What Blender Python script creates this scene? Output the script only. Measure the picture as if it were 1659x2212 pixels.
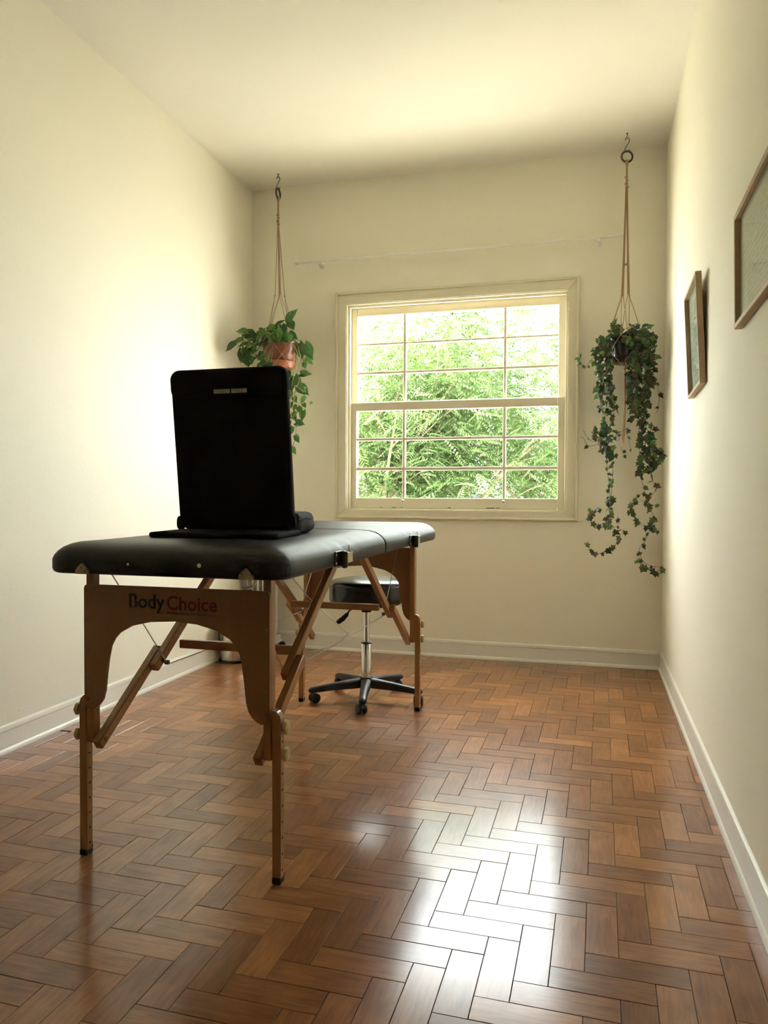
import bpy, bmesh, math, random
from mathutils import Vector, Matrix, noise

for o in list(bpy.data.objects):
    bpy.data.objects.remove(o, do_unlink=True)
S = bpy.context.scene
COL = S.collection
PI = math.pi
rnd = random.Random(7)

# ------------------------------------------------------------------ camera
W, H = 1659, 2212
FPX, YAW, PITCH, ROLL = 1628.94, 0.2680, -0.0220, 0.0040
CAMP = Vector((0, 0, 1.0))
_f = Vector((-math.sin(YAW) * math.cos(PITCH), math.cos(YAW) * math.cos(PITCH), math.sin(PITCH)))
_r = Vector((math.cos(YAW), math.sin(YAW), 0))
_u = _r.cross(_f)
CR = math.cos(ROLL) * _r + math.sin(ROLL) * _u
CU = -math.sin(ROLL) * _r + math.cos(ROLL) * _u
CF = _f
cd = bpy.data.cameras.new('camera')
cam = bpy.data.objects.new('camera', cd)
COL.objects.link(cam)
cam.matrix_world = Matrix(((CR.x, CU.x, -CF.x, CAMP.x), (CR.y, CU.y, -CF.y, CAMP.y), (CR.z, CU.z, -CF.z, CAMP.z), (0, 0, 0, 1)))
cd.sensor_fit = 'VERTICAL'
cd.sensor_height = 36
cd.lens = 36 * FPX / H
cd.clip_start = 0.02
cd.clip_end = 300
S.camera = cam

def ray(x, y):
    return CF + (x - W / 2) / FPX * CR - (y - H / 2) / FPX * CU
def at(x, y, Y):            # the point of a pixel's ray on the plane at depth Y
    d = ray(x, y); return CAMP + d * (Y / d.y)
def atX(x, y, X):
    d = ray(x, y); return CAMP + d * (X / d.x)
def atZ(x, y, Z):
    d = ray(x, y); return CAMP + d * ((Z - 1) / d.z)
def to_px(P):
    d = Vector(P) - CAMP; z = d.dot(CF)
    return (W / 2 + FPX * d.dot(CR) / z, H / 2 - FPX * d.dot(CU) / z) if z > .05 else None

# ------------------------------------------------------------------ sky, sun, exposure
world = bpy.data.worlds.new('sky'); S.world = world
world.use_nodes = True
bg = world.node_tree.nodes['Background']
bg.inputs['Color'].default_value = (0.92, 0.965, 1.0, 1)
bg.inputs['Strength'].default_value = 9.0
sd = bpy.data.lights.new('sun', 'SUN'); sd.energy = 40.0; sd.angle = 0.01; sd.color = (1, .95, .84)
sun = bpy.data.objects.new('sun', sd); COL.objects.link(sun)
sun.rotation_euler = Vector((.75, .14, -.70)).to_track_quat('-Z', 'Y').to_euler()
S.view_settings.view_transform = 'Standard'
S.view_settings.look = 'None'
S.view_settings.exposure = 1.6
S.view_settings.gamma = 1
S.view_settings.use_curve_mapping = False

# ------------------------------------------------------------------ materials
def new_mat(name):
    m = bpy.data.materials.new(name); m.use_nodes = True
    return m, m.node_tree.nodes, m.node_tree.links, m.node_tree.nodes['Principled BSDF']

def mat(name, col, rough=.5, metal=0, bump=0, bscale=200, var=0, vscale=8, spec=.5, coat=0, trans=0, stretch=None):
    m, N, L, B = new_mat(name)
    B.inputs['Base Color'].default_value = (*col, 1)
    B.inputs['Roughness'].default_value = rough
    B.inputs['Metallic'].default_value = metal
    B.inputs['Specular IOR Level'].default_value = spec
    B.inputs['Coat Weight'].default_value = coat
    tc = N.new('ShaderNodeTexCoord')
    src = tc.outputs['Object']
    if stretch:
        mp = N.new('ShaderNodeMapping'); mp.inputs['Scale'].default_value = stretch
        L.new(src, mp.inputs['Vector']); src = mp.outputs['Vector']
    if var:
        n = N.new('ShaderNodeTexNoise'); n.inputs['Scale'].default_value = vscale; n.inputs['Detail'].default_value = 5
        L.new(src, n.inputs['Vector'])
        mx = N.new('ShaderNodeMix'); mx.data_type = 'RGBA'
        mx.inputs['A'].default_value = (*[c * (1 - var) for c in col], 1)
        mx.inputs['B'].default_value = (*[min(1, c * (1 + var)) for c in col], 1)
        L.new(n.outputs['Fac'], mx.inputs['Factor']); L.new(mx.outputs['Result'], B.inputs['Base Color'])
    if bump:
        n2 = N.new('ShaderNodeTexNoise'); n2.inputs['Scale'].default_value = bscale; n2.inputs['Detail'].default_value = 3
        L.new(src, n2.inputs['Vector'])
        b = N.new('ShaderNodeBump'); b.inputs['Strength'].default_value = bump; b.inputs['Distance'].default_value = .002
        L.new(n2.outputs['Fac'], b.inputs['Height']); L.new(b.outputs['Normal'], B.inputs['Normal'])
    return m

M = {}
M['wall'] = mat('wall_paint', (.90, .855, .695), .7, bump=.25, bscale=60, var=.015, vscale=2)
M['ceil'] = mat('ceiling_paint', (.90, .865, .75), .75, var=.01, vscale=2)
M['base'] = mat('baseboard_paint', (.88, .85, .75), .35, var=.02, vscale=5)
M['casing'] = mat('window_paint', (.80, .735, .555), .4, bump=.15, bscale=40, var=.05, vscale=6)
M['chip'] = mat('chipped_paint_wood', (.20, .13, .07), .7)
M['beech'] = mat('beech_wood', (.36, .170, .056), .32, bump=.06, bscale=60, var=.16, vscale=14, stretch=(6, 6, .5), coat=.3)
M['beech_h'] = mat('beech_wood_bar', (.36, .170, .056), .32, bump=.06, bscale=60, var=.16, vscale=14, stretch=(6, 1, 6), coat=.3)
M['ply'] = mat('beech_plywood', (.29, .135, .042), .38, bump=.05, bscale=60, var=.12, vscale=10, stretch=(9, 9, .6), coat=.2)
M['plyedge'] = mat('plywood_edge', (.45,.26,.11), .5, var=.2, vscale=200)
M['vinyl'] = mat('black_vinyl', (.010, .012, .010), .42, bump=.25, bscale=500, var=.2, vscale=5, spec=.38)
M['vinyl2'] = mat('black_seat_vinyl', (.009, .010, .009), .24, bump=.12, bscale=400)
M['fabric'] = mat('black_fabric', (.006, .006, .006), .9, bump=.5, bscale=900, spec=.2)
M['fabric2'] = mat('charcoal_fabric', (.050, .046, .046), .85, bump=.5, bscale=600, spec=.25)
M['blackpl'] = mat('black_plastic', (.012, .012, .012), .38)
M['rubber'] = mat('black_rubber', (.010, .010, .010), .6)
M['chrome'] = mat('chrome', (.75, .74, .72), .12, metal=1)
M['steel'] = mat('brushed_steel', (.72, .71, .69), .17, metal=1)
M['screw'] = mat('screw_steel', (.20, .18, .14), .35, metal=1)
M['brass'] = mat('antique_brass', (.42, .36, .22), .42, metal=1, var=.3, vscale=120)
M['knob'] = mat('wooden_knob', (.52, .38, .16), .4, var=.15, vscale=60, coat=.3)
M['grommet'] = mat('white_grommet', (.8, .78, .7), .4)
M['clear'] = mat('clear_plastic', (.75, .73, .66), .2)
M['cable'] = mat('steel_cable', (.55, .52, .46), .35, metal=1)
M['jute'] = mat('jute_cord', (.36, .235, .125), .85, bump=.5, bscale=900, var=.25, vscale=300)
M['ring'] = mat('black_ring', (.008, .008, .012), .45)
M['hook'] = mat('hook_steel', (.16, .15, .14), .4, metal=.9)
M['terra'] = mat('brown_plastic_pot', (.25, .085, .05), .33)
M['saucer'] = mat('terracotta_saucer', (.42, .145, .075), .45)
M['blackpot'] = mat('black_pot', (.012, .012, .012), .22)
M['soil'] = mat('soil', (.03, .02, .012), .95, bump=1, bscale=150)
M['white'] = mat('white_plastic', (.80, .77, .68), .4)
M['heater'] = mat('heater_enamel', (.62, .61, .55), .35)
M['heatdark'] = mat('heater_painted_shade', (.20, .20, .18), .5)  # dark grey paints in the shade between the fins and on the last
M['oak'] = mat('oak_frame', (.50, .345, .19), .5, var=.18, vscale=20, stretch=(4, 4, 4), bump=.1, bscale=80)
M['navy'] = mat('navy_print', (.010, .014, .022), .5)
M['red'] = mat('dark_red_print', (.15, .006, .012), .5)
M['ink'] = mat('brown_ink', (.09, .045, .02), .6)
M['tag'] = mat('grey_fabric_tag', (.40, .37, .28), .8)
M['bark'] = mat('tree_bark', (.22, .15, .095), .9, bump=.5, bscale=30, var=.25, vscale=10)
M['stem'] = mat('vine_stem', (.30, .27, .10), .6)
M['ivystem'] = mat('ivy_stem', (.10, .07, .035), .7)
M['ground'] = mat('pale_bounce_ground', (.50, .47, .42), .95, var=.3, vscale=.6)  # made pale to bounce daylight up onto the ceiling
M['sub'] = mat('subfloor_bitumen', (.018, .012, .008), .9)

# parquet: one varnish for all blocks, tone and grain differ block by block
def parquet():
    m, N, L, B = new_mat('parquet_varnish')
    oi = N.new('ShaderNodeObjectInfo'); ge = N.new('ShaderNodeNewGeometry'); uv = N.new('ShaderNodeUVMap')
    a = N.new('ShaderNodeMath'); a.operation = 'ADD'
    L.new(oi.outputs['Random'], a.inputs[0]); L.new(ge.outputs['Random Per Island'], a.inputs[1])
    k = N.new('ShaderNodeMath'); k.operation = 'MULTIPLY'; k.inputs[1].default_value = 7.31; L.new(a.outputs[0], k.inputs[0])
    f = N.new('ShaderNodeMath'); f.operation = 'FRACT'; L.new(k.outputs[0], f.inputs[0])
    k2 = N.new('ShaderNodeMath'); k2.operation = 'MULTIPLY'; k2.inputs[1].default_value = 57.0; L.new(a.outputs[0], k2.inputs[0])
    mp = N.new('ShaderNodeMapping'); mp.inputs['Scale'].default_value = (1.1, 10, 1); L.new(uv.outputs['UV'], mp.inputs['Vector'])
    n = N.new('ShaderNodeTexNoise'); n.noise_dimensions = '4D'; n.inputs['Scale'].default_value = 9; n.inputs['Detail'].default_value = 7; n.inputs['Roughness'].default_value = .6
    n.inputs['Distortion'].default_value = .8
    L.new(mp.outputs['Vector'], n.inputs['Vector']); L.new(k2.outputs[0], n.inputs['W'])
    n3 = N.new('ShaderNodeTexNoise'); n3.noise_dimensions = '4D'; n3.inputs['Scale'].default_value = 9; n3.inputs['Detail'].default_value = 2
    L.new(uv.outputs['UV'], n3.inputs['Vector']); L.new(k2.outputs[0], n3.inputs['W'])
    r = N.new('ShaderNodeValToRGB'); e = r.color_ramp.elements
    e[0].position = 0; e[0].color = (.22, .088, .030, 1); e[1].position = 1; e[1].color = (.43, .19, .066, 1)
    for ps, c in ((.35, (.275, .110, .037, 1)), (.7, (.33, .137, .046, 1))):
        x = e.new(ps); x.color = c
    L.new(f.outputs[0], r.inputs['Fac'])
    g = N.new('ShaderNodeValToRGB'); ge2 = g.color_ramp.elements
    ge2[0].position = .33; ge2[0].color = (.74, .71, .68, 1); ge2[1].position = .66; ge2[1].color = (1.15, 1.12, 1.08, 1)
    L.new(n.outputs['Fac'], g.inputs['Fac'])
    g3 = N.new('ShaderNodeValToRGB'); q = g3.color_ramp.elements
    q[0].position = .3; q[0].color = (.80, .77, .74, 1); q[1].position = .6; q[1].color = (1.05, 1.05, 1.05, 1)
    L.new(n3.outputs['Fac'], g3.inputs['Fac'])
    mx = N.new('ShaderNodeMix'); mx.data_type = 'RGBA'; mx.blend_type = 'MULTIPLY'; mx.inputs['Factor'].default_value = 1
    L.new(r.outputs['Color'], mx.inputs['A']); L.new(g.outputs['Color'], mx.inputs['B'])
    mx2 = N.new('ShaderNodeMix'); mx2.data_type = 'RGBA'; mx2.blend_type = 'MULTIPLY'; mx2.inputs['Factor'].default_value = 1
    L.new(mx.outputs['Result'], mx2.inputs['A']); L.new(g3.outputs['Color'], mx2.inputs['B'])
    L.new(mx2.outputs['Result'], B.inputs['Base Color'])
    tc = N.new('ShaderNodeNewGeometry')
    rn = N.new('ShaderNodeTexNoise'); rn.inputs['Scale'].default_value = 14; rn.inputs['Detail'].default_value = 8; rn.inputs['Roughness'].default_value = .7
    L.new(tc.outputs['Position'], rn.inputs['Vector'])
    rr = N.new('ShaderNodeMapRange'); rr.inputs['From Min'].default_value = .3; rr.inputs['From Max'].default_value = .7
    rr.inputs['To Min'].default_value = .278; rr.inputs['To Max'].default_value = .31
    L.new(rn.outputs['Fac'], rr.inputs['Value']); L.new(rr.outputs['Result'], B.inputs['Roughness'])
    B.inputs['Specular IOR Level'].default_value = .20
    B.inputs['Coat Weight'].default_value = .65; B.inputs['Coat Roughness'].default_value = .16
    bn = N.new('ShaderNodeTexNoise'); bn.inputs['Scale'].default_value = 22; bn.inputs['Detail'].default_value = 4
    L.new(tc.outputs['Position'], bn.inputs['Vector'])
    b = N.new('ShaderNodeBump'); b.inputs['Strength'].default_value = .06; b.inputs['Distance'].default_value = .0012
    L.new(bn.outputs['Fac'], b.inputs['Height']); L.new(b.outputs['Normal'], B.inputs['Normal']); L.new(b.outputs['Normal'], B.inputs['Coat Normal'])
    return m
M['parquet'] = parquet()

def leafmat(name, ramp, rough=.4, trans=.35, vari=None):
    m, N, L, B = new_mat(name)
    out = N['Material Output']
    oi = N.new('ShaderNodeObjectInfo'); ge = N.new('ShaderNodeNewGeometry')
    a = N.new('ShaderNodeMath'); a.operation = 'ADD'
    L.new(oi.outputs['Random'], a.inputs[0]); L.new(ge.outputs['Random Per Island'], a.inputs[1])
    k = N.new('ShaderNodeMath'); k.operation = 'MULTIPLY'; k.inputs[1].default_value = 5.17; L.new(a.outputs[0], k.inputs[0])
    f = N.new('ShaderNodeMath'); f.operation = 'FRACT'; L.new(k.outputs[0], f.inputs[0])
    r = N.new('ShaderNodeValToRGB'); e = r.color_ramp.elements
    e[0].position, e[0].color = ramp[0][0], (*ramp[0][1], 1)
    e[1].position, e[1].color = ramp[-1][0], (*ramp[-1][1], 1)
    for ps, c in ramp[1:-1]:
        x = e.new(ps); x.color = (*c, 1)
    L.new(f.outputs[0], r.inputs['Fac'])
    col = r.outputs['Color']
    if vari:
        tc = N.new('ShaderNodeTexCoord'); n = N.new('ShaderNodeTexNoise'); n.noise_dimensions = '4D'
        n.inputs['Scale'].default_value = 2.6; n.inputs['Detail'].default_value = 4; n.inputs['Distortion'].default_value = 1.2
        mp = N.new('ShaderNodeMapping'); mp.inputs['Scale'].default_value = (1.6, .5, 1)
        L.new(tc.outputs['Object'], mp.inputs['Vector']); L.new(mp.outputs['Vector'], n.inputs['Vector'])
        k2 = N.new('ShaderNodeMath'); k2.operation = 'MULTIPLY'; k2.inputs[1].default_value = 31; L.new(a.outputs[0], k2.inputs[0]); L.new(k2.outputs[0], n.inputs['W'])
        rr = N.new('ShaderNodeValToRGB'); rr.color_ramp.elements[0].position = .60; rr.color_ramp.elements[1].position = .66
        L.new(n.outputs['Fac'], rr.inputs['Fac'])
        mx = N.new('ShaderNodeMix'); mx.data_type = 'RGBA'; mx.inputs['B'].default_value = (*vari, 1)
        L.new(rr.outputs['Color'], mx.inputs['Factor']); L.new(col, mx.inputs['A']); col = mx.outputs['Result']
    L.new(col, B.inputs['Base Color']); B.inputs['Roughness'].default_value = rough
    if trans:
        t = N.new('ShaderNodeBsdfTranslucent'); L.new(col, t.inputs['Color'])
        ms = N.new('ShaderNodeMixShader'); ms.inputs[0].default_value = trans
        L.new(B.outputs[0], ms.inputs[1]); L.new(t.outputs[0], ms.inputs[2]); L.new(ms.outputs[0], out.inputs['Surface'])
    return m
M['pothos'] = leafmat('pothos_leaf', [(0, (.020, .070, .012)), (.5, (.036, .115, .018)), (1, (.085, .21, .03))], .32, .28, (.36, .40, .17))
M['ivy'] = leafmat('ivy_leaf', [(0, (.014, .034, .009)), (.4, (.026, .058, .014)), (.66, (.06, .12, .026)), (.80, (.12, .22, .05)), (.86, (.05, .04, .015)), (1, (.09, .055, .018))], .45, .3)
M['tree'] = leafmat('tree_leaf', [(0, (.040, .078, .014)), (.5, (.060, .108, .022)), (.85, (.085, .135, .036)), (1, (.12, .118, .045))], .8, .4)

def glass():
    m, N, L, B = new_mat('window_glass')
    N.remove(B); out = N['Material Output']
    t = N.new('ShaderNodeBsdfTransparent'); t.inputs['Color'].default_value = (.97, .98, .97, 1)
    g = N.new('ShaderNodeBsdfGlossy'); g.inputs['Roughness'].default_value = .01
    # Schlick reflectance of a thin pane, the same from both of its faces
    ge = N.new('ShaderNodeNewGeometry'); dt = N.new('ShaderNodeVectorMath'); dt.operation = 'DOT_PRODUCT'
    L.new(ge.outputs['Incoming'], dt.inputs[0]); L.new(ge.outputs['Normal'], dt.inputs[1])
    ab = N.new('ShaderNodeMath'); ab.operation = 'ABSOLUTE'; L.new(dt.outputs['Value'], ab.inputs[0])
    om = N.new('ShaderNodeMath'); om.operation = 'SUBTRACT'; om.inputs[0].default_value = 1; L.new(ab.outputs[0], om.inputs[1])
    pw = N.new('ShaderNodeMath'); pw.operation = 'POWER'; pw.inputs[1].default_value = 5; L.new(om.outputs[0], pw.inputs[0])
    fr = N.new('ShaderNodeMath'); fr.operation = 'MULTIPLY_ADD'; fr.inputs[1].default_value = .6; fr.inputs[2].default_value = .03; L.new(pw.outputs[0], fr.inputs[0])
    ms = N.new('ShaderNodeMixShader')
    L.new(fr.outputs[0], ms.inputs[0]); L.new(t.outputs[0], ms.inputs[1]); L.new(g.outputs[0], ms.inputs[2]); L.new(ms.outputs[0], out.inputs['Surface'])
    return m
M['glass'] = glass()

def document(name, paper, ink, lines=16):
    # flat printed sheet: rows of broken lines standing for text, a paler border
    m, N, L, B = new_mat(name)
    uv = N.new('ShaderNodeUVMap')
    sx = N.new('ShaderNodeSeparateXYZ'); L.new(uv.outputs['UV'], sx.inputs[0])
    def math_(op, a, b=None, val=None):
        n = N.new('ShaderNodeMath'); n.operation = op
        L.new(a, n.inputs[0])
        if b is not None: L.new(b, n.inputs[1])
        if val is not None: n.inputs[1].default_value = val
        return n.outputs[0]
    row = math_('MULTIPLY', sx.outputs['Y'], val=lines)
    fr = math_('FRACT', row); fl = math_('FLOOR', row)
    m1 = math_('LESS_THAN', fr, val=.34)
    cb = N.new('ShaderNodeCombineXYZ'); ux = math_('MULTIPLY', sx.outputs['X'], val=26)
    L.new(ux, cb.inputs[0]); L.new(fl, cb.inputs[1])
    n = N.new('ShaderNodeTexNoise'); n.inputs['Scale'].default_value = 1.0; n.inputs['Detail'].default_value = 2
    mp = N.new('ShaderNodeMapping'); mp.inputs['Scale'].default_value = (1, 3.7, 1); L.new(cb.outputs[0], mp.inputs['Vector']); L.new(mp.outputs['Vector'], n.inputs['Vector'])
    m2 = math_('GREATER_THAN', n.outputs['Fac'], val=.47)
    n4 = N.new('ShaderNodeTexNoise'); n4.inputs['Scale'].default_value = 3.0
    cb2 = N.new('ShaderNodeCombineXYZ'); L.new(fl, cb2.inputs[0]); L.new(cb2.outputs[0], n4.inputs['Vector'])
    lo = math_('GREATER_THAN', sx.outputs['X'], val=.12); hi = math_('LESS_THAN', sx.outputs['X'], val=.88)
    yo = math_('GREATER_THAN', sx.outputs['Y'], val=.10); yi = math_('LESS_THAN', sx.outputs['Y'], val=.86)
    v = m1
    for w in (m2, lo, hi, yo, yi): v = math_('MULTIPLY', v, w)
    v = math_('MULTIPLY', v, val=.55)
    mx = N.new('ShaderNodeMix'); mx.data_type = 'RGBA'
    mx.inputs['A'].default_value = (*paper, 1); mx.inputs['B'].default_value = (*ink, 1)
    L.new(v, mx.inputs['Factor']); L.new(mx.outputs['Result'], B.inputs['Base Color'])
    B.inputs['Roughness'].default_value = .6
    return m
M['diploma'] = document('diploma_print', (.60, .62, .47), (.22, .24, .17), 20)
M['poster'] = document('certificate_print', (.52, .58, .46), (.16, .22, .16), 12)

# ------------------------------------------------------------------ mesh helpers
def NB(): return bmesh.new()

def obj(name, bm, m, parent=None, smooth=False, angle=40, recalc=True):
    if recalc: bmesh.ops.recalc_face_normals(bm, faces=bm.faces)
    me = bpy.data.meshes.new(name); bm.to_mesh(me); bm.free()
    me.materials.append(M[m] if isinstance(m, str) else m)
    if smooth:
        me.shade_smooth()
        if angle: me.set_sharp_from_angle(angle=math.radians(angle))
    o = bpy.data.objects.new(name, me); COL.objects.link(o)
    if parent is not None: child(o, parent)
    return o

def child(o, parent):
    o.parent = parent
    def wt(p):          # every parent here is only translated, its parts are modelled in world coordinates
        return p.location if p.parent is None else wt(p.parent) + p.matrix_parent_inverse.translation + p.location
    o.matrix_parent_inverse = Matrix.Translation(-wt(parent))

def thing(name, label, cat, loc, group=None):
    o = bpy.data.objects.new(name, None); COL.objects.link(o); o.location = loc
    o.empty_display_size = .05
    o['label'] = label; o['category'] = cat
    if group: o['group'] = group
    return o

def tag(o, label, cat, group=None):
    o['label'] = label; o['category'] = cat
    if group: o['group'] = group
    return o

def struct(o):
    o['kind'] = 'structure'; return o

def box(bm, lo, hi, bev=0, seg=1):
    lo = Vector(lo); hi = Vector(hi)
    c = (lo + hi) / 2; s = hi - lo
    r = bmesh.ops.create_cube(bm, size=1, matrix=Matrix.Translation(c) @ Matrix.Diagonal((abs(s.x), abs(s.y), abs(s.z), 1)))
    if bev:
        es = list({e for v in r['verts'] for e in v.link_edges})
        bmesh.ops.bevel(bm, geom=es, offset=bev, segments=seg, affect='EDGES', profile=.5)
    return bm

def mbox(bm, mtx, size, bev=0, seg=1):
    r = bmesh.ops.create_cube(bm, size=1, matrix=mtx @ Matrix.Diagonal((*size, 1)))
    if bev:
        es = list({e for v in r['verts'] for e in v.link_edges})
        bmesh.ops.bevel(bm, geom=es, offset=bev, segments=seg, affect='EDGES', profile=.5)
    return bm

def frame_from(d, up=Vector((1, 0, 0))):
    d = d.normalized()
    if abs(d.dot(up)) > .99: up = Vector((0, 1, 0))
    x = (up - d * up.dot(d)).normalized(); y = d.cross(x)
    return x, y

def bar(bm, A, B, wx, wy, up=Vector((1, 0, 0)), bev=.002):
    A = Vector(A); B = Vector(B); d = B - A
    x, y = frame_from(d, up); z = d.normalized(); c = (A + B) / 2
    m = Matrix(((x.x, y.x, z.x, c.x), (x.y, y.y, z.y, c.y), (x.z, y.z, z.z, c.z), (0, 0, 0, 1)))
    return mbox(bm, m, (wx, wy, d.length), bev)

def tube(bm, pts, rad, n=8, caps=True):
    pts = [Vector(p) for p in pts]
    rads = rad if isinstance(rad, (list, tuple)) else [rad] * len(pts)
    t0 = (pts[1] - pts[0]).normalized(); x, y = frame_from(t0, Vector((0, 0, 1)) if abs(t0.z) < .9 else Vector((1, 0, 0)))
    rings = []
    for i, p in enumerate(pts):
        if i == 0: t = pts[1] - pts[0]
        elif i == len(pts) - 1: t = pts[-1] - pts[-2]
        else: t = pts[i + 1] - pts[i - 1]
        t.normalize()
        x = (x - t * x.dot(t))
        if x.length < 1e-6: x, _ = frame_from(t)
        x.normalize(); y = t.cross(x)
        rings.append([bm.verts.new(p + (x * math.cos(2 * PI * k / n) + y * math.sin(2 * PI * k / n)) * rads[i]) for k in range(n)])
    for a, b in zip(rings, rings[1:]):
        for k in range(n): bm.faces.new((a[k], a[(k + 1) % n], b[(k + 1) % n], b[k]))
    if caps:
        bm.faces.new(rings[0][::-1]); bm.faces.new(rings[-1])
    return bm

def smooth_path(pts, n=6):
    pts = [Vector(p) for p in pts]; out = []
    for i in range(len(pts) - 1):
        p0 = pts[max(0, i - 1)]; p1 = pts[i]; p2 = pts[i + 1]; p3 = pts[min(len(pts) - 1, i + 2)]
        for k in range(n):
            t = k / n
            out.append(.5 * ((2 * p1) + (-p0 + p2) * t + (2 * p0 - 5 * p1 + 4 * p2 - p3) * t * t + (-p0 + 3 * p1 - 3 * p2 + p3) * t ** 3))
    out.append(pts[-1]); return out

def lathe(bm, prof, c, n=32, axis='z', a0=0, a1=2 * PI):
    c = Vector(c); full = abs(a1 - a0 - 2 * PI) < 1e-6
    cols = []
    m = n if full else n + 1
    for k in range(m):
        a = a0 + (a1 - a0) * k / n; col = []
        for r, z in prof:
            u, v = r * math.cos(a), r * math.sin(a)
            p = Vector((u, v, z)) if axis == 'z' else (Vector((z, u, v)) if axis == 'x' else Vector((u, z, v)))
            col.append(bm.verts.new(c + p))
        cols.append(col)
    for k in range(n):
        A, B = cols[k], cols[(k + 1) % m]
        for j in range(len(prof) - 1):
            try: bm.faces.new((A[j], B[j], B[j + 1], A[j + 1]))
            except ValueError: pass
    bmesh.ops.remove_doubles(bm, verts=bm.verts, dist=1e-6)
    return bm

def prism(bm, poly, lo, hi, axis='y'):
    # poly in the two other axes, extruded lo..hi along the axis
    def P(a, b, t):
        return {'y': (a, t, b), 'x': (t, a, b), 'z': (a, b, t)}[axis]
    A = [bm.verts.new(P(a, b, lo)) for a, b in poly]; B = [bm.verts.new(P(a, b, hi)) for a, b in poly]
    n = len(poly)
    bm.faces.new(A[::-1]); bm.faces.new(B)
    for k in range(n): bm.faces.new((A[k], A[(k + 1) % n], B[(k + 1) % n], B[k]))
    return bm

def rrect(x0, x1, y0, y1, r, n=6):
    rs = r if isinstance(r, (list, tuple)) else [r] * 4
    out = []
    for (cx, cy, a, rr) in ((x1, y1, 0, rs[0]), (x0, y1, PI / 2, rs[1]), (x0, y0, PI, rs[2]), (x1, y0, 1.5 * PI, rs[3])):
        sx = -1 if cx == x1 else 1; sy = -1 if cy == y1 else 1
        for k in range(n + 1):
            t = a + PI / 2 * k / n
            out.append((cx + sx * rr + rr * math.cos(t), cy + sy * rr + rr * math.sin(t)))
    return out

# ------------------------------------------------------------------ the room
XL, XR, YB, YF, ZC = -2.176, .399, 4.603, -1.7, 3.0
T = .22
def wall(name, parts, m='wall'):
    bm = NB()
    for lo, hi in parts: box(bm, lo, hi)
    return struct(obj(name, bm, m))
WX0, WX1, WZ0, WZ1 = -1.512, -.136, .905, 2.212     # opening of the window
wall('wall_left', [((XL - T, YF - T, -.1), (XL, YB + T, ZC + .25))])
wall('wall_right', [((XR, YF - T, -.1), (XR + T, YB + T, ZC + .25))])
wall('wall_back', [((XL, YB, -.1), (WX0, YB + T, ZC + .25)), ((WX1, YB, -.1), (XR, YB + T, ZC + .25)),
                   ((WX0, YB, -.1), (WX1, YB + T, WZ0)), ((WX0, YB, WZ1), (WX1, YB + T, ZC + .25))])
wall('ceiling', [((XL, YF - T, ZC), (XR, YB, ZC + .25))], 'ceil')
wall('wall_front', [((XL, YF - T, -.1), (XR, YF, ZC))])

# an old paint repair on the left wall above the baseboard
bm = NB(); up_, dn_ = [], []
for k in range(13):
    u = k / 12; a = atX(40 + 165 * u, 1536 - 46 * u, XL)
    up_.append((a.y, a.z + (.006 + .016 * math.sin(PI * u) * (.7 + .3 * math.sin(k * 2.3))))); dn_.append((a.y, a.z - .010 * math.sin(PI * u) * (.7 + .3 * math.cos(k * 1.7)) - .001))
prism(bm, up_ + dn_[::-1], XL - .0005, XL + .0012, 'x'); child(obj('paint_repair', bm, 'base'), bpy.data.objects['wall_left'])

# parquet floor: herringbone of 3:1 blocks over a dark bed
fbm = NB(); box(fbm, (XL, YF, -.1), (XR, YB, -.012))
floor = struct(obj('floor', fbm, 'sub'))
PW, TH, OX, OY = .0704, -.012, -.2172, 1.4822
cT, sT = math.cos(TH), math.sin(TH)
def clip(poly, n, d):           # keep the side n.p <= d
    out = []
    for i in range(len(poly)):
        a, b = poly[i], poly[(i + 1) % len(poly)]
        da = a[0] * n[0] + a[1] * n[1] - d; db = b[0] * n[0] + b[1] * n[1] - d
        if da <= 0: out.append(a)
        if (da < 0 < db) or (db < 0 < da):
            t = da / (da - db); out.append((a[0] + (b[0] - a[0]) * t, a[1] + (b[1] - a[1]) * t))
    return out
def block_mesh(bm, poly, org, ux, tilt, dz=0):
    # a block with chamfered top edges; poly is convex, ccw, relative to org
    uvl = bm.loops.layers.uv.verify()
    n = len(poly); cx = sum(p[0] for p in poly) / n; cy = sum(p[1] for p in poly) / n
    def ins(d):
        out = []
        for p in poly:
            v = Vector((p[0] - cx, p[1] - cy)); 
            out.append((p[0] - math.copysign(min(d, abs(v.x) * .5), v.x), p[1] - math.copysign(min(d, abs(v.y) * .5), v.y)))
        return out
    a, b = ins(.0005), ins(.0013)
    def zt(p): return dz + (p[0] - cx) * tilt[0] + (p[1] - cy) * tilt[1]
    lo = [bm.verts.new((org[0] + p[0], org[1] + p[1], -.012)) for p in a]
    mi = [bm.verts.new((org[0] + p[0], org[1] + p[1], zt(p) - .0010)) for p in a]
    hi = [bm.verts.new((org[0] + p[0], org[1] + p[1], zt(p))) for p in b]
    fs = [bm.faces.new(hi)]
    for k in range(n):
        j = (k + 1) % n
        fs.append(bm.faces.new((mi[k], mi[j], hi[j], hi[k]))); fs.append(bm.faces.new((lo[k], lo[j], mi[j], mi[k])))
    for f in fs:
        for l in f.loops:
            q = (l.vert.co.x - org[0], l.vert.co.y - org[1])
            l[uvl].uv = (q[0] * ux[0] + q[1] * ux[1], -q[0] * ux[1] + q[1] * ux[0])
blocks = []
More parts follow.
